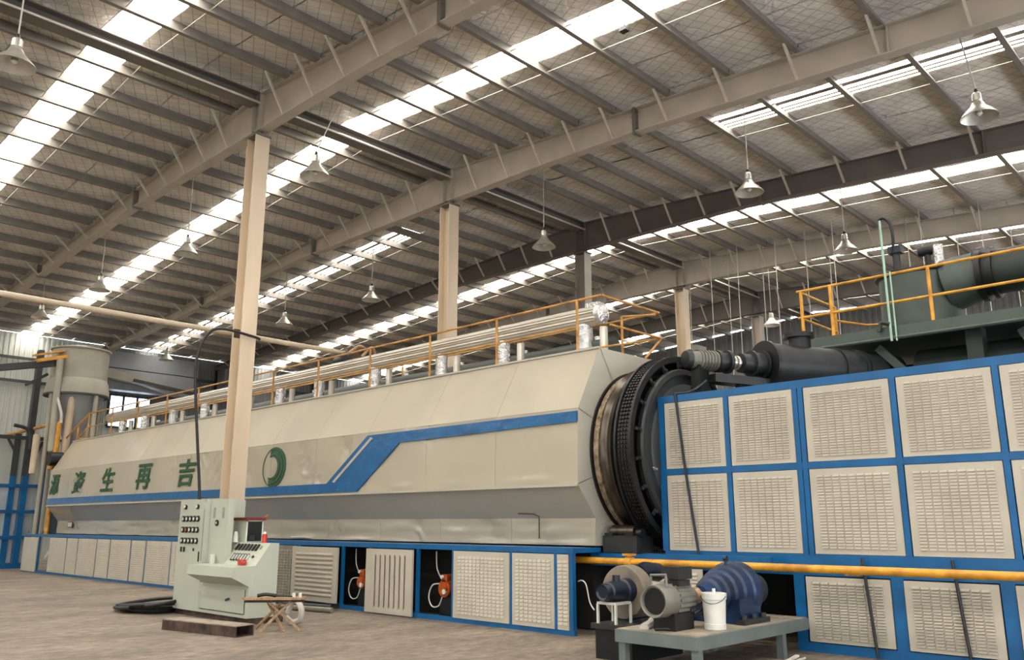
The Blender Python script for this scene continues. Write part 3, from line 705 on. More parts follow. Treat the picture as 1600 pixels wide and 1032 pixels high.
MB().tube([(12.85, 8.52, ZU), (12.95, 31.6, ZU)], .02).build('rear_rail', 'rail', wr, smooth=True)
MB().tube([(12.4, 9.05, ZB), (12.4, 9.05, 5.42)], .024).build('end_post', 'rail', wr, smooth=True)
MB().tube([(12.4, 9.05, 5.42), (12.85, 8.6, 5.46)], .02).build('end_strut', 'rail', wr, smooth=True)
MB().tube([(12.9, 8.52, ZM), (11.2, 8.9, 4.6)], .018).build('end_strut', 'rail', wr, smooth=True)
# thin beige pipe crossing over, its rusty clamp, and the black cable hung from the near column
xp = thing('overhead_pipe', 'thin beige pipe crossing behind the nearest cream column', 'pipe', (6, 17.1, 5.7))
MB().cyl((-3.0, 17.1, 5.8), (11.9, 17.1, 5.76), .06, n=12).build('pipe', 'pipebeige', xp, smooth=True)
MB().box((8.8, 16.98, 5.66), (9.1, 17.06, 5.86)).build('bracket', 'rust', xp)
cl = thing('rusty_winch', 'rusty clamp with tangled rope resting on the insulated pipe', 'clamp', (12.1, 17.1, 5.45))
b = MB(); b.beam((11.62, 17.05, 5.5), (12.5, 17.05, 5.95), .16, .12); b.beam((11.7, 16.9, 5.6), (12.0, 17.3, 5.9), .1, .14); b.build('frame', 'rust', cl)
b = MB(); b.tube([(11.85, 16.95, 5.75), (12.1, 16.85, 5.95), (12.35, 16.95, 5.85), (12.2, 16.9, 5.7), (12.5, 16.9, 5.98), (12.65, 16.95, 5.8)], .04, n=7, sub=5); b.build('rope', 'wood', cl, smooth=True)
b = MB(); b.cyl((11.7, 16.85, 5.55), (11.7, 17.25, 5.55), .11, n=12); b.build('drum', 'darker', cl, smooth=True)
tag(MB().tube([(8.07, 16.45, 1.7), (8.04, 16.45, 2.3), (7.93, 16.45, 3.14), (7.78, 16.45, 4.31), (7.75, 16.45, 4.97), (7.93, 16.45, 5.5), (8.25, 16.45, 5.68), (9.0, 16.5, 5.64), (9.2, 16.56, 5.62)], .03, n=8, sub=6).build('hanging_cable', 'black', None, smooth=True),
    'thick black cable looping down from the nearest cream column to the control cabinet', 'cable')

# ------------------------------------------------------------------ screw feeder above the enclosure
sf = thing('screw_feeder', 'dark screw feeder tube with drive motor above the enclosure', 'feeder', (13, 6.6, 3.8))
A = Vector((11.97, 7.28, 4.3)); D = Vector((2.5, -1.15, .02)).normalized()
P = lambda t, dz=0: A + D * t + Vector((0, 0, dz))
MB().cyl(P(-.1), P(.42), .16, n=16).build('motor', 'motor', sf, smooth=True)
MB().cyl(P(-.18), P(-.1), .14, .17, n=16).build('fan_cover', 'dark', sf, smooth=True)
b = MB(); b.box(tuple(P(.02, .15) - Vector((.06, .08, 0))), tuple(P(.22, .24) + Vector((.06, .08, 0)))); b.build('terminal_box', 'motor', sf)
b = MB()
for i in range(6): b.cyl(P(.06 + i * .06), P(.08 + i * .06), .178, n=16)
b.build('cooling_fins', 'motor', sf)
b = MB(); b.cyl(P(.42), P(.5), .19, n=18); b.cyl(P(.5), P(.62), .15, n=18); b.cyl(P(.62), P(.68), .2, n=18); b.build('gearbox', 'dark', sf, smooth=True)
b = MB(); b.cyl(P(.68), P(.92), .06, n=12); b.cyl(P(.74), P(.78), .12, n=14); b.cyl(P(.82), P(.86), .12, n=14); b.build('coupling', 'silver', sf, smooth=True)
b = MB(); b.cyl(P(.92), P(1.12), .17, n=16); b.cyl(P(1.12), P(1.16), .23, n=16); b.cyl(P(1.16), P(1.34), .2, n=16); b.cyl(P(1.34), P(1.38), .25, n=16); b.build('bearing_housing', 'dark', sf, smooth=True)
MB().cyl(P(1.40), P(1.46), .42, n=28).build('flange', 'darker', sf, smooth=True)
MB().cyl(P(1.46), P(4.3), .385, .36, n=28).build('tube', 'dark', sf, smooth=True)
for t in (2.9, 3.35, 3.45): MB().cyl(P(t), P(t + .03), .40, n=28).build('band', 'dark', sf, smooth=True)
b = MB(); b.beam(P(.3, -.3), P(1.6, -.34), .3, .14); b.build('bed_plate', 'dark', sf)
b = MB(); b.beam(P(.1, -.5), P(.1, -.1), .16, .3); b.box(tuple(P(.1, -.62) - Vector((.12, .12, 0))), tuple(P(.1, -.45) + Vector((.12, .12, 0)))); b.build('motor_foot', 'darker', sf)
MB().cyl(P(2.1, -.75), P(2.1, -.1), .2, n=16).build('outlet_spout', 'dark', sf, smooth=True)
b = MB(); b.cyl(P(2.2, .3), P(2.2, .52), .2, n=18); b.cyl(P(2.2, .52), P(2.2, .6), .27, n=18); b.build('inlet_flange', 'darker', sf, smooth=True)
b = MB(); b.beam(P(1.0, -.75), P(1.0, -.4), .12, .5); b.beam(P(3.6, -.9), P(3.6, -.3), .12, .4); b.build('saddle', 'darker', sf)

# ------------------------------------------------------------------ green platform with tank and railing
gx = 15.0
gpf = thing('green_platform', 'dark green steel platform high behind the louvred enclosure', 'platform', (16.5, 3, 0))
box((gx, -1.0, 4.86), (18.2, 6.95, 4.99)).build('deck', 'green', gpf)
box((gx - .05, -1.0, 4.80), (gx, 7.0, 5.02)).build('fascia', 'green', gpf)
MB().cyl((gx - .06, -1.0, 4.81), (gx - .06, 7.0, 4.81), .035, n=8).build('edge_pipe', 'green', gpf, smooth=True)
for y in (6.4, 3.9, 1.2):
    MB().beam((15.4, y, 0), (15.4, y, 4.86), .25, .3).build('leg', 'greendk', gpf)
    MB().beam((17.9, y, 0), (17.9, y, 4.86), .25, .25).build('leg', 'greendk', gpf)
for y0, y1, z0, z1 in ((5.5, 4.5, 4.75, 3.6), (3.3, 2.2, 3.6, 4.7), (2.6, 3.2, 3.4, 4.75)): MB().beam((15.35, y0, z0), (15.35, y1, z1), .1, .14).build('brace', 'green', gpf)
MB().cyl((15.9, 4.95, 4.15), (15.9, 2.6, 4.15), .55, n=24).build('slung_vessel', 'greendk', gpf, smooth=True)
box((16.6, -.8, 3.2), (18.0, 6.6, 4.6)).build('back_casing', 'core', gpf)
tk = thing('condenser_tank', 'dark green upright condenser tank on the green platform', 'tank', (16.6, 5.0, 5.0))
MB().cyl((16.55, 5.05, 4.99), (16.55, 5.05, 6.22), .72, n=28).build('shell', 'green', tk, smooth=True)
MB().lathe([(0, .72), (.05, .78), (.08, .78), (.1, .7), (.2, .3), (.2, .001)], (16.55, 5.05, 6.19), 'Z', 28).build('lid', 'greendk', tk, smooth=True)
MB().cyl((16.45, 4.5, 5.95), (16.45, 3.95, 6.05), .5, .44, n=24).build('outlet_cone', 'green', tk, smooth=True)
MB().cyl((16.45, 3.95, 6.05), (16.45, 3.85, 6.05), .5, n=24).build('flange', 'darker', tk, smooth=True)
MB().cyl((16.45, 3.85, 6.05), (16.45, .0, 6.05), .40, n=24).build('outlet_pipe', 'greendk', tk, smooth=True)
for y in (3.75, 2.1, 2.0): MB().cyl((16.45, y, 6.05), (16.45, y - .07, 6.05), .47, n=24).build('flange', 'darker', tk, smooth=True)
MB().cyl((16.2, 5.3, 6.35), (16.2, 5.3, 6.75), .07, n=10).build('valve_neck', 'dark', tk, smooth=True)
box((16.1, 5.18, 6.7), (16.3, 5.42, 6.84)).build('valve_head', 'bluedark', tk)
MB().cyl((16.4, 4.95, 6.7), (16.4, 4.65, 6.7), .1, n=12).build('actuator', 'dark', tk, smooth=True)
MB().cyl((16.4, 4.8, 6.3), (16.4, 4.8, 6.7), .05, n=8).build('actuator_neck', 'dark', tk, smooth=True)
MB().cyl((16.35, 4.6, 6.35), (16.35, 4.6, 6.75), .09, n=12).build('foil_cap', 'silverc', tk)
gr = thing('platform_railing', 'bright yellow railing on the green platform', 'railing', (gx, 5, 5.0))
for y in (6.72, 6.15, 4.42, 2.9, 1.2, -.5): MB().cyl((gx, y, 4.99), (gx, y, 5.98), .032, n=10).build('post', 'yellow', gr, smooth=True)
MB().tube([(gx, 6.8, 5.98), (gx, -.9, 5.98)], .026).build('top_rail', 'yellow', gr, smooth=True)
MB().tube([(gx, 6.8, 5.46), (gx, -.9, 5.46)], .026).build('mid_rail', 'yellow', gr, smooth=True)
MB().tube([(gx, 6.76, 5.98), (16.7, 6.76, 5.98)], .024).build('end_rail', 'yellow', gr, smooth=True)
MB().tube([(gx, 6.76, 5.46), (16.7, 6.76, 5.46)], .024).build('end_rail', 'yellow', gr, smooth=True)
MB().cyl((16.65, 6.76, 4.99), (16.65, 6.76, 5.98), .032, n=10).build('post', 'yellow', gr, smooth=True)
MB().tube([(16.65, 6.76, 5.7), (17.3, 6.4, 5.66), (17.6, 5.9, 5.66)], .024).build('end_rail', 'yellow', gr, smooth=True)
MB().cyl((18.1, 3.1, 4.99), (18.1, 3.1, 5.98), .032, n=10).build('post', 'yellow', gr, smooth=True)
sp_ = thing('standpipe', 'slender pale green standpipe in front of the condenser tank', 'pipe', (14.9, 5.1, 4.9))
MB().cyl((14.9, 5.1, 4.75), (14.9, 5.1, 6.98), .022, n=10).build('pipe', 'paleg', sp_, smooth=True)
MB().cyl((14.92, 5.02, 4.75), (14.92, 5.02, 6.0), .015, n=8).build('pipe', 'paleg', sp_, smooth=True)
MB().tube([(14.9, 5.12, 6.98), (14.9, 5.02, 7.0), (14.9, 4.92, 6.85), (14.9, 4.9, 6.55), (14.95, 4.95, 6.35)], .028, n=8, sub=4).build('hose', 'black', sp_, smooth=True)
b = MB(); b.tube([(14.9, 5.3, 4.95), (14.9, 5.25, 5.1), (14.9, 5.1, 5.05)], .04, n=8, sub=3); b.build('elbow', 'greendk', sp_, smooth=True)
tag(MB().tube([(14.5, 5.02, 3.5), (14.5, 5.02, 4.1), (14.55, 5.02, 4.17), (15.0, 4.9, 4.15)], .03, n=8).build('pale_green_pipe', 'paleg', None, smooth=True), 'short pale green bent pipe rising behind the blue top rail', 'pipe')
# thin wires hanging from the roof at the back
k = 0
for i, (x, y) in enumerate(((26.4, 15.2), (26.6, 14.6), (26.2, 14.0), (26.9, 13.4), (26.3, 12.6), (27.2, 16.6), (26.5, 11.6), (27, 11.0), (25.9, 10.4), (26.8, 8.4), (26.2, 7.8), (26.9, 7.0), (26.4, 6.2), (27.1, 5.6))):
    tag(MB().tube([(x, y, 5.0 + (i % 3)), (x + .05, y, ztop(y) + .25)], .014, n=5).build('hanging_wire', 'tape', None), 'thin pale wire hanging from the roof in the far right bays', 'wire', 'hanging wires')

# ------------------------------------------------------------------ workbench with the drive unit
wb = thing('workbench', 'grey steel workbench carrying the blue gearbox', 'workbench', (9.6, 5.7, 0))
box((8.33, 5.2, .43), (11.0, 6.28, .45)).build('top_plate', 'benchtop', wb)
for a, b_ in (((8.31, 5.18), (8.36, 6.3)), ((10.97, 5.18), (11.02, 6.3))): box((a[0], a[1], .30), (b_[0], b_[1], .44)).build('apron', 'benchg', wb)
for y in (5.18, 6.25): box((8.36, y, .30), (10.97, y + .05, .44)).build('apron', 'benchg', wb)
for x in (8.34, 10.3):
    for y in (5.2, 6.18): box((x, y, 0), (x + .09, y + .09, .30)).build('leg', 'benchg', wb)
gb = thing('gearbox', 'deep blue gearbox with stepped round casing on the workbench', 'gearbox', (9.9, 5.7, .45))
GY, GZ = 5.72, .80
MB().lathe([(9.26, .001), (9.26, .11), (9.44, .15), (9.46, .19), (9.56, .2), (9.58, .235), (9.68, .245), (9.70, .28), (9.82, .29), (9.84, .325), (9.98, .335), (10.0, .365), (10.16, .37), (10.18, .34), (10.18, .001)], (0, GY, GZ), 'X', 40).build('casing', 'gearblue', gb, smooth=True)
b = MB(); b.box((9.62, GY - .33, .45), (10.14, GY + .33, .74)); b.build('pedestal', 'gearblue', gb)
for q in (-.42, .3): box((9.56, GY + q, .45), (10.2, GY + q + .12, .51)).build('foot', 'dark', gb)
b = MB()
for x in (9.64, 9.88, 10.12): b.cyl((x, GY - .37, .5), (x, GY - .37, .56), .035, n=8)
b.build('anchor_bolts', 'dark', gb)
b = MB(); b.cyl((9.92, GY, 1.13), (9.92, GY, 1.2), .02, n=8); b.cyl((9.92, GY - .02, 1.21), (9.92, GY + .02, 1.21), .035, n=10); b.build('lifting_eye', 'bluedark', gb)
b = MB(); b.cyl((10.18, GY, GZ), (10.55, GY, GZ), .09, n=16); b.cyl((10.45, GY, GZ), (10.62, GY, GZ), .2, n=24); b.build('output_coupling', 'dark', gb, smooth=True)
dm = thing('drive_motor', 'grey electric drive motor with round fan cover and lifting handle', 'motor', (8.7, 5.74, .45))
MB().lathe([(8.34, .001), (8.34, .15), (8.31, .155), (8.30, .175), (8.33, .185), (8.58, .19), (8.6, .17), (8.6, .001)], (0, GY + .02, GZ - .02), 'X', 32).build('fan_cover', 'motor', dm, smooth=True)
MB().lathe([(8.338, .001), (8.338, .145)], (0, GY + .02, GZ - .02), 'X', 32).build('fan_grille', 'darker', dm)
MB().lathe([(8.6, .16), (8.98, .16), (9.0, .13), (9.06, .11), (9.06, .001)], (0, GY + .02, GZ - .02), 'X', 24).build('housing', 'motor', dm, smooth=True)
b = MB()
for i in range(18):
    a = 2 * PI * i / 18; b.beam((8.62, GY + .02 + .17 * math.cos(a), GZ - .02 + .17 * math.sin(a)), (8.97, GY + .02 + .17 * math.cos(a), GZ - .02 + .17 * math.sin(a)), .012, .03)
b.build('cooling_fins', 'motor', dm)
b = MB(); b.tube([(8.44, GY + .14, GZ + .12), (8.44, GY + .13, GZ + .26), (8.44, GY - .07, GZ + .27), (8.44, GY - .08, GZ + .14)], .018, n=8); b.build('handle', 'motor', dm)
b = MB(); b.box((8.66, GY - .1, GZ + .13), (8.9, GY + .1, GZ + .2)); b.box((8.64, GY - .12, GZ + .21), (8.92, GY + .12, GZ + .35)); b.build('terminal_box', 'dark', dm)
b = MB(); b.box((8.5, GY - .13, .45), (8.9, GY + .16, .64)); b.build('mount', 'darker', dm)
b = MB(); b.cyl((9.06, GY + .02, GZ - .02), (9.26, GY, GZ), .06, n=14); b.cyl((9.12, GY + .02, GZ - .01), (9.2, GY + .01, GZ), .1, n=16); b.build('coupling', 'wood', dm, smooth=True)
b = MB(); b.tube([(8.9, GY - .14, .62), (9.0, GY - .18, .66), (9.12, GY - .12, .6), (9.2, GY - .16, .56)], .02, n=6, sub=4); b.tube([(8.85, GY - .12, .66), (8.98, GY - .14, .72), (9.05, GY - .08, .7)], .015, n=6, sub=4); b.build('wiring', 'black', dm, smooth=True)
bk = thing('paint_bucket', 'white plastic bucket on the workbench in front of the gearbox', 'bucket', (9.05, 5.40, .45))
MB().lathe([(0, .001), (0, .125), (.06, .128), (.065, .122), (.33, .137), (.335, .145), (.37, .145), (.375, .137), (.38, .001)], (9.05, 5.40, .451), 'Z', 28).build('pail', 'white', bk, smooth=True)
MB().lathe([(.37, .148), (.40, .148), (.405, .13), (.40, .001)], (9.05, 5.40, .451), 'Z', 28).build('lid', 'white', bk, smooth=True)
b = MB(); b.cyl((9.07, 5.41, .85), (9.07, 5.41, .9), .02, n=10); b.build('spout_cap', 'white', bk, smooth=True)
b = MB(); b.tube([(9.05 + .15 * math.cos(t), 5.40 + .15 * math.sin(t), .82 - .08 * math.sin((t - 2.2) / 2.6 * PI)) for t in [2.2 + i * .26 for i in range(11)]], .004, n=5); b.build('wire_handle', 'dark', bk)
tag(MB().tube([(8.45, 5.98, .465), (8.7, 6.05, .49), (8.95, 6.1, .56), (9.2, 6.2, .5), (9.0, 6.15, .47)], .055, n=8, sub=4).build('crumpled_rag', 'tape', None, smooth=True), 'crumpled pale rag lying between blower and drive motor', 'rag')
tag(MB().tube([(8.38, 5.78, .468), (8.46, 5.72, .472), (8.52, 5.66, .468)], .018, n=6, sub=3).build('black_glove', 'black', None, smooth=True), 'small black scrap on the bench edge below the motor', 'scrap')
# blower on its white stand
lp = thing('low_plinth', 'low dark steel plinth under the blower stand', 'plinth', (9, 6.8, 0))
box((8.74, 6.36, .36), (9.95, 7.0, .42)).build('slab', 'dark', lp)
for a, b_ in (((8.78, 6.4), (8.82, 6.96)), ((9.85, 6.4), (9.89, 6.96))): box((*a, 0), (*b_, .36)).build('side_board', 'darker', lp)
for y in (6.38, 6.94): box((8.82, y, 0), (9.85, y + .04, .36)).build('side_board', 'darker', lp)
st = thing('blower_stand', 'small white tubular stand under the blue blower motor', 'stand', (8.8, 6.78, .42))
for x in (8.79, 9.1):
    for y in (6.64, 6.92): MB().beam((x, y, .42), (x, y, .655), .028, .028).build('leg', 'white', st)
for a, b_ in (((8.79, 6.64), (8.79, 6.92)), ((9.1, 6.64), (9.1, 6.92)), ((8.79, 6.64), (9.1, 6.64)), ((8.79, 6.92), (9.1, 6.92))): MB().beam((*a, .665), (*b_, .665), .028, .028).build('rail', 'white', st)
bl = thing('blower', 'round dusty blower casing with a blue motor beside the workbench', 'blower', (9.2, 6.85, .42))
MB().lathe([(9.24, .08), (9.24, .325), (9.27, .34), (9.44, .345), (9.47, .33), (9.47, .001)], (0, 6.86, .77), 'X', 40).build('volute', 'blowerm', bl, smooth=True)
MB().lathe([(9.235, .001), (9.235, .33)], (0, 6.86, .77), 'X', 40).build('side_plate', 'blowerm', bl)
MB().prism([(6.6, .42), (7.1, .42), (7.0, .6), (6.7, .6)], FX, 9.27, 9.44).build('foot', 'dark', bl)
MB().lathe([(8.72, .001), (8.72, .07), (8.70, .095), (8.74, .105), (8.80, .105), (8.82, .125), (9.1, .13), (9.12, .15), (9.24, .155)], (0, 6.78, .80), 'X', 24).build('motor', 'bluedark', bl, smooth=True)
box((8.85, 6.70, .68), (9.1, 6.86, .70)).build('mount', 'bluedark', bl)
MB().cyl((9.0, 6.78, .92), (9.0, 6.78, 1.0), .05, n=10).build('terminal_box', 'bluedark', bl)
MB().tube([(9.47, 6.75, 1.0), (9.6, 6.75, 1.03), (9.9, 6.75, 1.0)], .12, n=14).build('outlet_duct', 'bluedark', bl, smooth=True)
tag(MB().tube([(9.3, 6.3, .5), (9.2, 6.45, .52), (9.15, 6.7, .47)], .03, n=7, sub=4).build('black_hose', 'black', None, smooth=True), 'black hose curving under the blower casing', 'hose')
tag(MB().tube([(10.35, 8.52, .78), (10.3, 8.4, .8), (10.27, 8.3, .74), (10.25, 8.22, .5), (10.2, 8.1, .4)], .01, n=6, sub=4).build('white_hose', 'white', None, smooth=True), 'white bent hose in the dark gap left of the blower', 'hose')
fb = panel(thing('spare_louvre_sheet', 'spare louvred sheet standing upright behind the drive motor', 'panel', (10.6, 6.9, 0)), 'sheet', 10.55, 6.45, 7.35, .45, 1.02, 6, 10)
box((10.55, 6.5, 0), (10.6, 6.56, .45)).build('leg', 'dark', fb.parent); box((10.55, 7.24, 0), (10.6, 7.3, .45)).build('leg', 'dark', fb.parent)
sr = thing('scrap_heap', 'small heap of pale scrap on the floor under the workbench end', 'scrap', (9.7, 4.95, 0))
for i in range(7):
    a = i * 1.1; MB().beam((9.9 + .12 * math.cos(a), 4.85 + .1 * math.sin(a), .02 + .015 * i), (9.9 + .25 * math.cos(a + 2), 4.85 + .15 * math.sin(a + 2), .03), .05, .02).build('offcut', 'tape', sr)

# ------------------------------------------------------------------ control cabinet
cc = thing('control_cabinet', 'grey-green control cabinet with desk, dials and switches in front of the nearest column', 'control cabinet', (7.8, 14.8, 0))
ZC = .10
box((7.5, 15.04, ZC), (8.3, 16.06, 2.085)).build('meter_cabinet', 'cab', cc)
box((7.60, 14.38, ZC + .85), (7.72, 15.03, 2.085)).build('breaker_cabinet', 'cab', cc)
box((7.498, 15.035, 2.03), (7.51, 15.06, 2.09)).build('corner_seam', 'cabd', cc)
MB().prism([(7.5, ZC), (7.5, .61), (7.18, .77), (7.2, .93), (7.60, .945), (7.86, 1.31), (8.03, 1.31), (8.03, ZC)], FY, 13.3, 14.62).build('desk_body', 'cab', cc)
MB().prism([(7.5, ZC), (7.5, .61), (7.18, .77), (7.2, .93), (7.66, .945), (7.66, ZC)], FY, 14.62, 14.92).build('desk_body', 'cab', cc)
box((7.5, 14.92, ZC), (7.66, 15.035, .61)).build('desk_filler', 'cab', cc)
box((7.489, 13.4, .17), (7.50, 14.95, .56)).build('desk_door', 'cab', cc)
for a, b_ in (((13.4, .155), (14.95, .165)), ((13.385, .165), (13.395, .56)), ((14.95, .165), (14.96, .56))): box((7.492, a[0], a[1]), (7.501, b_[0], b_[1])).build('door_gap', 'dark', cc)
MB().cyl((7.47, 14.0, .36), (7.49, 14.0, .36), .02, n=10).build('lock', 'dark', cc)
MB().beam((7.468, 13.98, .365), (7.468, 13.88, .39), .012, .03).build('lock_handle', 'dark', cc)
for j in range(3):
    for i in range(5):
        y = 15.87 - i * .145; z = 1.73 - j * .20
        b = MB(); b.cyl((7.475, y, z), (7.5, y, z), .062, n=6); m_ = b.build('meter', 'darker', cc)
        MB().cyl((7.468, y, z), (7.475, y, z), .03, n=10).build('dial', 'red' if (i, j) == (1, 1) else 'white', m_)
for y in (15.82, 15.33):
    m_ = MB().cyl((7.47, y, 1.95), (7.5, y, 1.95), .045, n=14).build('lamp_bezel', 'darker', cc); MB().cyl((7.46, y, 1.955), (7.47, y, 1.955), .03, n=12).build('lamp_lens', 'white', m_)
for y, z, hy, hz in ((15.88, 1.17, .025, .045), (15.76, 1.17, .025, .045), (15.38, 1.17, .02, .025), (15.16, 1.05, .012, .09)): box((7.485, y - hy, z - hz), (7.5, y + hy, z + hz)).build('switch', 'darker', cc)
box((7.49, 15.06, .98), (7.5, 15.075, 1.9)).build('door_gap', 'cabd', cc)
for y in (14.87, 14.54): box((7.592, y - .035, 1.74), (7.60, y + .035, 1.93)).build('vent_plate', 'cabd', cc)
m_ = MB().cyl((7.575, 14.74, 1.655), (7.60, 14.74, 1.655), .055, n=16).build('rotary_knob', 'darker', cc); MB().cyl((7.565, 14.74, 1.655), (7.575, 14.74, 1.655), .022, n=10).build('knob_centre', 'tape', m_)
# sloped instrument panel: slanted dark meters
SD = Vector((7.86 - 7.60, 0, 1.31 - .96)).normalized(); SN = Vector((-SD.z, 0, SD.x))
def on_slope(y, t, wd, ht, m, name, th=.02):
    p = Vector((7.60, y, .96)) + SD * t + SN * .002
    v = [p + SD * (a * ht / 2) + Vector((0, b_ * wd / 2, 0)) + SN * c_ for c_ in (0, th) for a, b_ in ((-1, -1), (-1, 1), (1, 1), (1, -1))]
    MB().add(v, [(4, 5, 6, 7), (0, 1, 5, 4), (1, 2, 6, 5), (2, 3, 7, 6), (3, 0, 4, 7)]).build(name, m, cc)
for i in range(7): on_slope(14.30 - i * .115, .335, .055, .13, 'darker', 'bar_meter')
for i in range(6): on_slope(14.22 - i * .098, .13, .04, .14, 'darker', 'bar_meter'); on_slope(14.19 - i * .098, .13, .018, .1, 'white', 'meter_scale', .024)
for y in (14.42, 13.5): on_slope(y, .34, .05, .06, 'cabd', 'button')
on_slope(13.55, .15, .035, .04, 'darker', 'button')
b = MB(); b.tube([(7.56, 13.66, .99), (7.5, 13.6, 1.03), (7.48, 13.52, 1.0), (7.5, 13.45, .99)], .022, n=7, sub=4); b.box((7.5, 13.58, .95), (7.58, 13.72, 1.04))
tag(b.build('red_cable_tie', 'red', None, smooth=False), 'bright red bundle lying on the control desk', 'bundle')
tag(MB().box((7.5, 14.66, .93), (7.56, 14.73, 1.1)).box((7.49, 14.65, .925), (7.57, 14.74, .935)).build('paper_box', 'white', None), 'small white box standing on the left of the control desk', 'box')
b = MB(); b.box((7.55, 13.32, .0), (8.2, 16.0, .10)); b.build('plinth', 'rust', cc)
box((8.036, 13.4, .3), (8.05, 13.9, .9)).build('side_plate', 'cab', cc)
box((7.6, 13.296, .64), (7.78, 13.30, .76)).build('socket_plate', 'cab', cc)
# recorder box with dark screen on the desk, and its lamps
rc = thing('recorder_box', 'white recorder box with a black screen and maroon lid on the control desk', 'recorder', (8.0, 14.5, 1.31))
b = MB(); b.box((7.95, 14.33, 1.312), (8.29, 14.75, 1.70)); b.build('case', 'cab', rc)
box((7.97, 14.322, 1.33), (8.27, 14.33, 1.68)).build('screen', 'glass', rc)
b = MB(); b.box((7.95, 14.315, 1.312), (7.975, 14.33, 1.70)); b.box((8.265, 14.315, 1.312), (8.29, 14.33, 1.70)); b.box((7.95, 14.315, 1.68), (8.29, 14.33, 1.70)); b.build('bezel', 'white', rc)
box((8.02, 14.31, 1.35), (8.12, 14.322, 1.44)).build('instrument', 'dark', rc)
box((7.92, 14.28, 1.70), (8.32, 14.85, 1.75)).build('lid', 'redbrown', rc)
b = MB(); b.box((8.2, 14.29, 1.735), (8.33, 14.4, 1.755)); b.tube([(8.3, 14.3, 1.755), (8.36, 14.28, 1.8)], .012, n=6); b.build('lid_clip', 'orange', rc)
for nm, x, y, z, m, lab in (('red_beacon', 8.0, 13.75, 1.312, 'red', 'red warning beacon with white cap on the control desk edge'), ('white_beacon', 7.82, 14.45, 1.312, 'white', 'white pointed beacon left of the recorder box')):
    t = thing(nm, lab, 'beacon', (x, y, z))
    MB().lathe([(0, .001), (0, .05), (.03, .05), (.04, .045), (.11, .05), (.15, .035), (.16, .001)], (x, y, z), 'Z', 16).build('lens', m, t, smooth=True)
    MB().lathe([(.15, .037), (.18, .03), (.195, .001)], (x, y, z), 'Z', 14).build('cap', 'white', t, smooth=True)
# steel channel section on the floor
L0, L1 = Vector((6.30, 13.75, 0)), Vector((6.62, 12.0, 0))
u = (L1 - L0).normalized(); sdir = Vector((u.y, -u.x, 0))
bm = thing('box_beam', 'rusty open box beam lying on the floor in front of the control cabinet', 'beam', (6.45, 12.9, 0))
def ch(a0, a1, z0, z1, nm, m):
    v = [p + sdir * a + Vector((0, 0, z)) for p in (L0, L1) for a, z in ((a0, z0), (a1, z0), (a1, z1), (a0, z1))]
    MB().add(v, [(0, 1, 2, 3), (7, 6, 5, 4), (0, 4, 5, 1), (1, 5, 6, 2), (2, 6, 7, 3), (3, 7, 4, 0)]).build(nm, m, bm)
ch(-.32, -.30, .01, .15, 'side_wall', 'rust'); ch(.0, .02, .01, .15, 'side_wall', 'rust'); ch(-.32, .02, .15, .165, 'dusty_top', 'benchtop'); ch(-.32, .02, 0, .012, 'bottom_wall', 'rust')
# coil of black hoses beside the cabinet
ho = thing('hose_coil', 'black hoses coiled on the floor left of the control cabinet', 'hose', (7.3, 16.4, 0))
for i in range(5):
    pts = [(7.35 + .38 * math.cos(t + i) * (1 + .1 * i), 16.75 + (.62 + .06 * i) * math.sin(t + i), .035 + .05 * i * (.6 + .4 * math.sin(t))) for t in [j * 2 * PI / 14 for j in range(14)]]
    MB().tube(pts, .035, n=7, sub=2).build('hose', 'black', ho, smooth=True)
# folding stool with tools
fs = thing('folding_stool', 'weathered folding wooden stool with crossed legs beside the control cabinet', 'stool', (7.35, 12.35, 0))
MB().prism([(7.02, 12.62), (7.0, 12.5), (7.62, 11.92), (7.8, 11.98), (7.85, 12.12), (7.25, 12.7)], FZ, .475, .505).build('seat', 'wood', fs)
for a, b_ in (((7.33, 12.72, 0), (7.52, 12.2, .475)), ((7.45, 12.05, 0), (7.4, 12.55, .475)), ((7.15, 12.28, 0), (7.62, 12.12, .475)), ((7.72, 12.0, 0), (7.3, 12.4, .475))):
    MB().beam(a, b_, .035, .035).build('leg', 'wood', fs)
MB().beam((7.05, 12.6, .45), (7.75, 12.0, .45), .05, .04).build('seat_rail', 'rust', fs)
tl = thing('hand_tools', 'dark hand tools lying on the folding stool', 'tools', (7.35, 12.3, .506))
b = MB(); b.tube([(7.2, 12.48, .53), (7.3, 12.4, .55), (7.42, 12.28, .53)], .028, n=7, sub=3); b.build('grip', 'black', tl, smooth=True)
MB().beam((7.42, 12.28, .525), (7.6, 12.1, .52), .03, .02).build('blade', 'dark', tl)
for x, y in ((7.62, 12.1), (7.70, 12.04)):
    tag(MB().lathe([(0, .001), (0, .028), (.05, .03), (.06, .022), (.065, .001)], (x, y, .506), 'Z', 12).build('white_cup', 'white', None, smooth=True), 'tiny white cup on the folding stool, ' + ('nearer the tools' if x < 7.65 else 'at the seat corner'), 'cup')
tag(MB().box((7.06, 12.74, 0), (7.16, 12.84, .09)).box((7.07, 12.75, .09), (7.15, 12.83, .095)).build('white_block', 'white', None), 'small white block on the floor by the stool leg', 'block')
tag(MB().tube([(8.0, 12.85, .2), (8.0, 12.7, .42), (8.02, 12.5, .3), (8.02, 12.5, .12), (8.0, 12.7, .05), (7.98, 12.85, .12)], .05, n=8, sub=4).build('white_hose_loop', 'tape', None, smooth=True), 'pale hose loop behind the folding stool', 'hose')
pb = thing('floor_pipes', 'two dusty grey pipes lying on the floor before the ribbed door', 'pipes', (9.9, 15, 0))
MB().tube([(9.6, 13.9, .05), (9.2, 15.6, .05)], .05, n=10).build('pipe', 'panelgrey', pb, smooth=True)
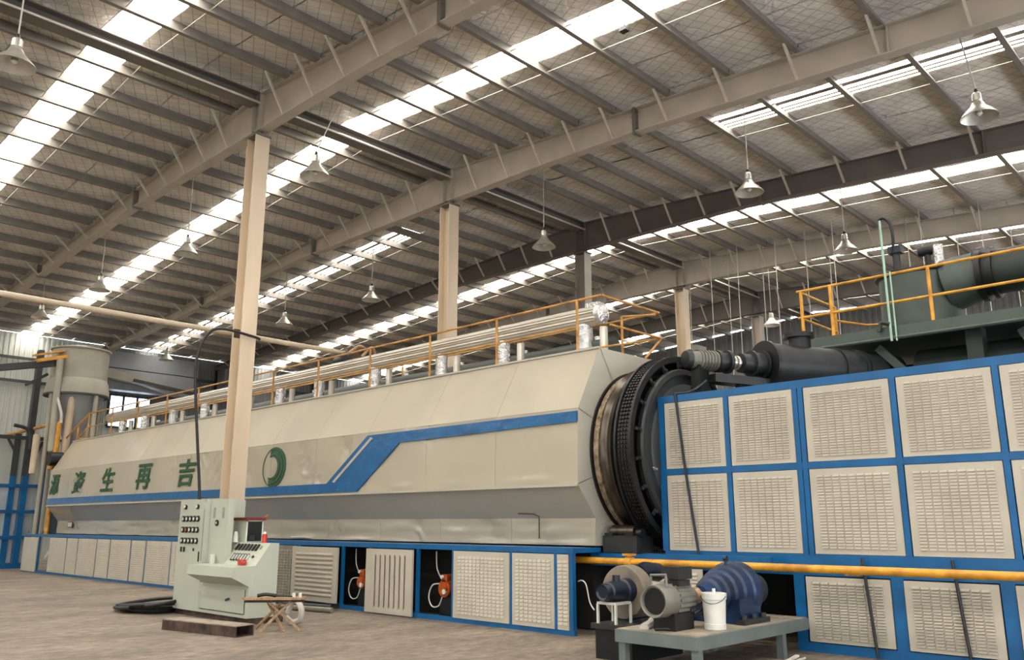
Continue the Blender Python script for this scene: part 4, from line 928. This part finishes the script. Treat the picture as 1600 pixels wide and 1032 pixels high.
MB().tube([(9.8, 14.2, .06), (9.45, 15.9, .06)], .06, n=10).build('pipe', 'dark', pb, smooth=True)

# ------------------------------------------------------------------ far left: silo, blue frame, conveyor
si = thing('silo', 'grey round silo with conical bottom at the far left', 'silo', (11.4, 34, 0))
MB().lathe([(6.95, 1.0), (8.12, 1.0)], (11.4, 34, 0), 'Z', 40).build('shell', 'silo', si, smooth=True)
MB().lathe([(8.1, 1.0), (8.1, 1.06), (8.16, 1.06), (8.18, .98), (8.3, .4), (8.32, .001)], (11.4, 34, 0), 'Z', 40).build('roof', 'silo', si, smooth=True)
MB().lathe([(6.98, 1.0), (6.85, 1.06), (6.42, 1.13), (6.36, 1.13), (6.36, .95)], (11.4, 34, 0), 'Z', 40).build('skirt_ring', 'silo', si, smooth=True)
MB().lathe([(6.42, 1.0), (4.75, .32), (4.3, .3)], (11.4, 34, 0), 'Z', 32).build('cone', 'duct', si, smooth=True)
MB().lathe([(6.4, 1.14), (6.33, 1.14), (6.33, .9)], (11.4, 34, 0), 'Z', 40).build('band', 'girt', si, smooth=True)
for a in (20, 110, 200, 290):
    x, y = 11.4 + 1.05 * math.cos(R(a)), 34 + 1.05 * math.sin(R(a)); MB().cyl((x, y, 0), (x, y, 6.4), .08, n=10).build('leg', 'silo', si, smooth=True)
MB().cyl((10.5, 33.3, 4.2), (10.45, 33.3, 7.6), .12, n=12).build('downpipe', 'silo', si, smooth=True)
MB().tube([(10.45, 33.3, 6.3), (10.6, 33.0, 5.6), (10.62, 32.95, 5.2)], .05, n=8, sub=4).build('downpipe', 'tape', si, smooth=True)
cv = thing('inclined_conveyor', 'dark inclined conveyor with yellow head leading up to the silo', 'conveyor', (9, 34, 7))
MB().beam((4.0, 34.2, 6.1), (10.5, 33.6, 7.5), .35, .22).build('trough', 'girt', cv)
b = MB(); b.beam((9.7, 33.55, 7.45), (10.7, 33.55, 7.75), .5, .12); b.beam((9.6, 33.5, 7.65), (10.6, 33.5, 7.95), .3, .06); b.build('head_frame', 'yellow', cv)
MB().beam((10.3, 34.0, 7.1), (9.6, 34.0, 6.6), .1, .1).build('strut', 'girt', cv)
bf = thing('blue_frame_rack', 'tall blue steel frame with shiny pale sheets at the far left', 'frame', (10.5, 36, 0))
for x, wd, top in ((8.7, .12, 5.2), (10.15, .1, 5.0), (10.56, .26, 8.3), (11.3, .15, 4.9)):
    MB().beam((x, 36, 0), (x, 36, 3.4), wd, .2).build('post', 'blue', bf)
    MB().beam((x, 36, 3.4), (x, 36, top), wd, .2).build('upper_post', 'girt', bf)
for z in (.1, 1.12, 2.07, 3.03, 4.85): MB().beam((6.5, 35.9, z), (11.3, 35.9, z), .1, .13 if z > 1 else .2).build('rail', 'blue' if z < 4 else 'girt', bf)
for xa, xb in ((6.5, 7.6), (7.65, 8.62), (8.78, 9.4), (9.44, 10.08), (10.22, 10.42), (10.7, 10.94), (10.97, 11.22)):
    for z0, z1 in ((.22, 1.04), (1.2, 1.99), (2.15, 2.95), (3.12, 4.75)):
        box((xa, 36.05, z0), (xb, 36.08, z1)).build('sheet', 'bluesheet' if z0 < 3 else 'wall', bf)
for a, b_ in (((10.65, 35.95, 3.5), (11.0, 35.95, 4.75)), ((11.28, 35.95, 3.5), (11.03, 35.95, 4.75)), ((10.1, 35.95, 4.3), (9.8, 35.95, 4.8))): MB().beam(a, b_, .06, .08).build('brace', 'girt', bf)
MB().tube([(9.9, 35.8, 5.3), (10.35, 35.8, 5.2), (10.5, 35.8, 4.9), (10.54, 35.8, 4.4)], .07, n=8, sub=3).build('bent_brace', 'girt', bf, smooth=True)
yh = thing('ochre_pipe_rail', 'ochre handrail pipe running along the wall towards the silo', 'handrail', (10.7, 36, 4))
MB().tube([(10.65, 41.5, 5.2), (10.65, 33.3, 5.25)], .07).build('pipe', 'rail', yh, smooth=True)
MB().tube([(10.65, 33.3, 5.25), (10.64, 33.25, 4.0), (10.55, 33.25, 3.55)], .11, n=10).build('drop_pipe', 'yellow', yh, smooth=True)
MB().cyl((10.12, 33.75, 3.4), (10.12, 33.75, 4.8), .12, n=12).build('drop_pipe', 'pipebeige', yh, smooth=True)
MB().cyl((10.95, 33.3, 3.5), (11.02, 33.3, 6.3), .13, n=12).build('drop_pipe', 'pipebeige', yh, smooth=True)
ms = thing('feed_stair_rail', 'ochre stair railing at the far end of the hood', 'railing', (11.2, 31.8, 4.5))
MB().tube([(11.1, 31.6, 5.48), (10.95, 33.2, 4.7)], .03).build('top_rail', 'rail', ms, smooth=True)
MB().tube([(11.1, 31.6, 5.0), (11.0, 33.2, 4.2)], .025).build('mid_rail', 'rail', ms, smooth=True)
MB().cyl((11.05, 32.4, 4.0), (11.05, 32.4, 5.1), .03, n=8).build('post', 'rail', ms, smooth=True)
MB().tube([(11.4, 33.2, 4.7), (12.6, 33.0, 4.75)], .05).build('cross_rail', 'rail', ms, smooth=True)
fe = thing('feed_machinery', 'dark feed machinery at the far end under the silo', 'machinery', (11.3, 33.3, 0))
box((10.95, 32.7, .05), (11.6, 33.6, 1.2)).build('gearbox', 'darker', fe)
box((11.05, 32.75, 1.2), (11.65, 34.2, 4.2)).build('chute', 'darker', fe)
MB().cyl((10.35, 32.9, 3.9), (10.8, 32.9, 3.9), .25, n=14).build('motor', 'darker', fe, smooth=True)
MB().cyl((10.5, 32.72, 1.2), (10.5, 32.72, 2.3), .07, n=10).build('strut', 'yellow', fe, smooth=True)
MB().cyl((10.4, 32.0, .5), (10.4, 31.6, .75), .1, n=10).build('pump', 'white', fe, smooth=True)
# big duct and hood hanging near the far wall
dt = thing('exhaust_hood', 'grey overhead exhaust hood and duct near the far window', 'duct', (16, 40, 7))
MB().prism([(13.9, 8.35), (16.2, 8.15), (18.3, 7.75), (18.3, 7.95), (16.4, 8.5), (13.9, 8.8)], FY, 40.2, 40.8).build('pale_duct', 'silo', dt)
box((13.6, 40.9, 8.9), (19.4, 41.5, 9.7)).build('beam_casing', 'duct', dt)
box((14.4, 40.85, 7.85), (19.2, 41.5, 8.85)).build('hood', 'duct', dt)
MB().beam((15.9, 40.1, 8.25), (20.5, 40.1, 7.75), .15, .15).build('bar', 'girt', dt)

# ------------------------------------------------------------------ high-bay lamps
def lamp(x, y, z, label, white=False, top=None):
    t = thing('high_bay_lamp', label, 'lamp', (x, y, z), 'hanging high-bay lamps')
    m = 'lampwhite' if white else 'lampshade'
    MB().lathe([(.24, .05), (.22, .10), (.14, .14), (.06, .22), (-.03, .30), (-.07, .33), (-.075, .32), (-.03, .285), (.05, .2), (.12, .12)], (x, y, z), 'Z', 22).build('shade', m, t, smooth=True)
    MB().lathe([(.42, .001), (.42, .06), (.39, .085), (.26, .09), (.22, .06), (.22, .001)], (x, y, z), 'Z', 14).build('gear_box', m, t, smooth=True)
    MB().lathe([(.50, .001), (.50, .03), (.42, .04), (.42, .001)], (x, y, z), 'Z', 10).build('hook', 'dark', t, smooth=True)
    MB().lathe([(.1, .001), (.1, .05), (.0, .06), (-.03, .03), (-.04, .001)], (x, y, z), 'Z', 10).build('bulb', 'white', t, smooth=True)
    tx, ty = top if top else (x, y)
    MB().tube([(x, y, z + .5), (tx, ty, ztop(ty) + .3)], .014, n=6).build('cord', 'tape', t)
for a in ((3.3, 14.5, 9.05, 'high-bay lamp at the upper left edge of the picture'),
          (9.8, 22.0, 9.05, 'high-bay lamp left of the nearest cream column, over the daylight strip'),
          (9.62, 27.75, 9.08, 'high-bay lamp second left of the nearest column, half lost in a daylight strip'),
          (9.6, 33.3, 9.1, 'small distant high-bay lamp above the silo side'),
          (9.2, 14.7, 9.0, 'tilted-cord high-bay lamp right of the nearest cream column', False, (10.7, 16.2)),
          (16.5, 14.6, 9.15, 'high-bay lamp hanging between the second and third columns'),
          (16.7, 8.5, 9.08, 'high-bay lamp hanging before the dark third rafter'),
          (16.15, 3.57, 9.0, 'high-bay lamp at the upper right, on a slanting cord', False, (16.08, 3.75)),
          (22.3, 8.6, 9.05, 'high-bay lamp above the left end of the yellow platform railing'),
          (29.6, 14.5, 9.15, 'white-shaded high-bay lamp beside the far grey column', True),
          (16.3, 27.6, 9.05, 'high-bay lamp just right of the nearest column, above the flue pipe'),
          (16.4, 37.9, 9.08, 'small distant high-bay lamp near the exhaust hood'),
          (16.4, 22.3, 9.05, 'high-bay lamp just left of the second column')):
    lamp(*a)
# conduit drops and the fixed junction on a purlin
tag(MB().tube([(11.95, 8.45, 11.0), (11.95, 8.45, 12.0)], .016, n=6).box((11.88, 8.37, 10.92), (12.02, 8.53, 11.0)).build('conduit_drop', 'dark', None), 'thin conduit with dark junction box beneath the near daylight strip', 'conduit')
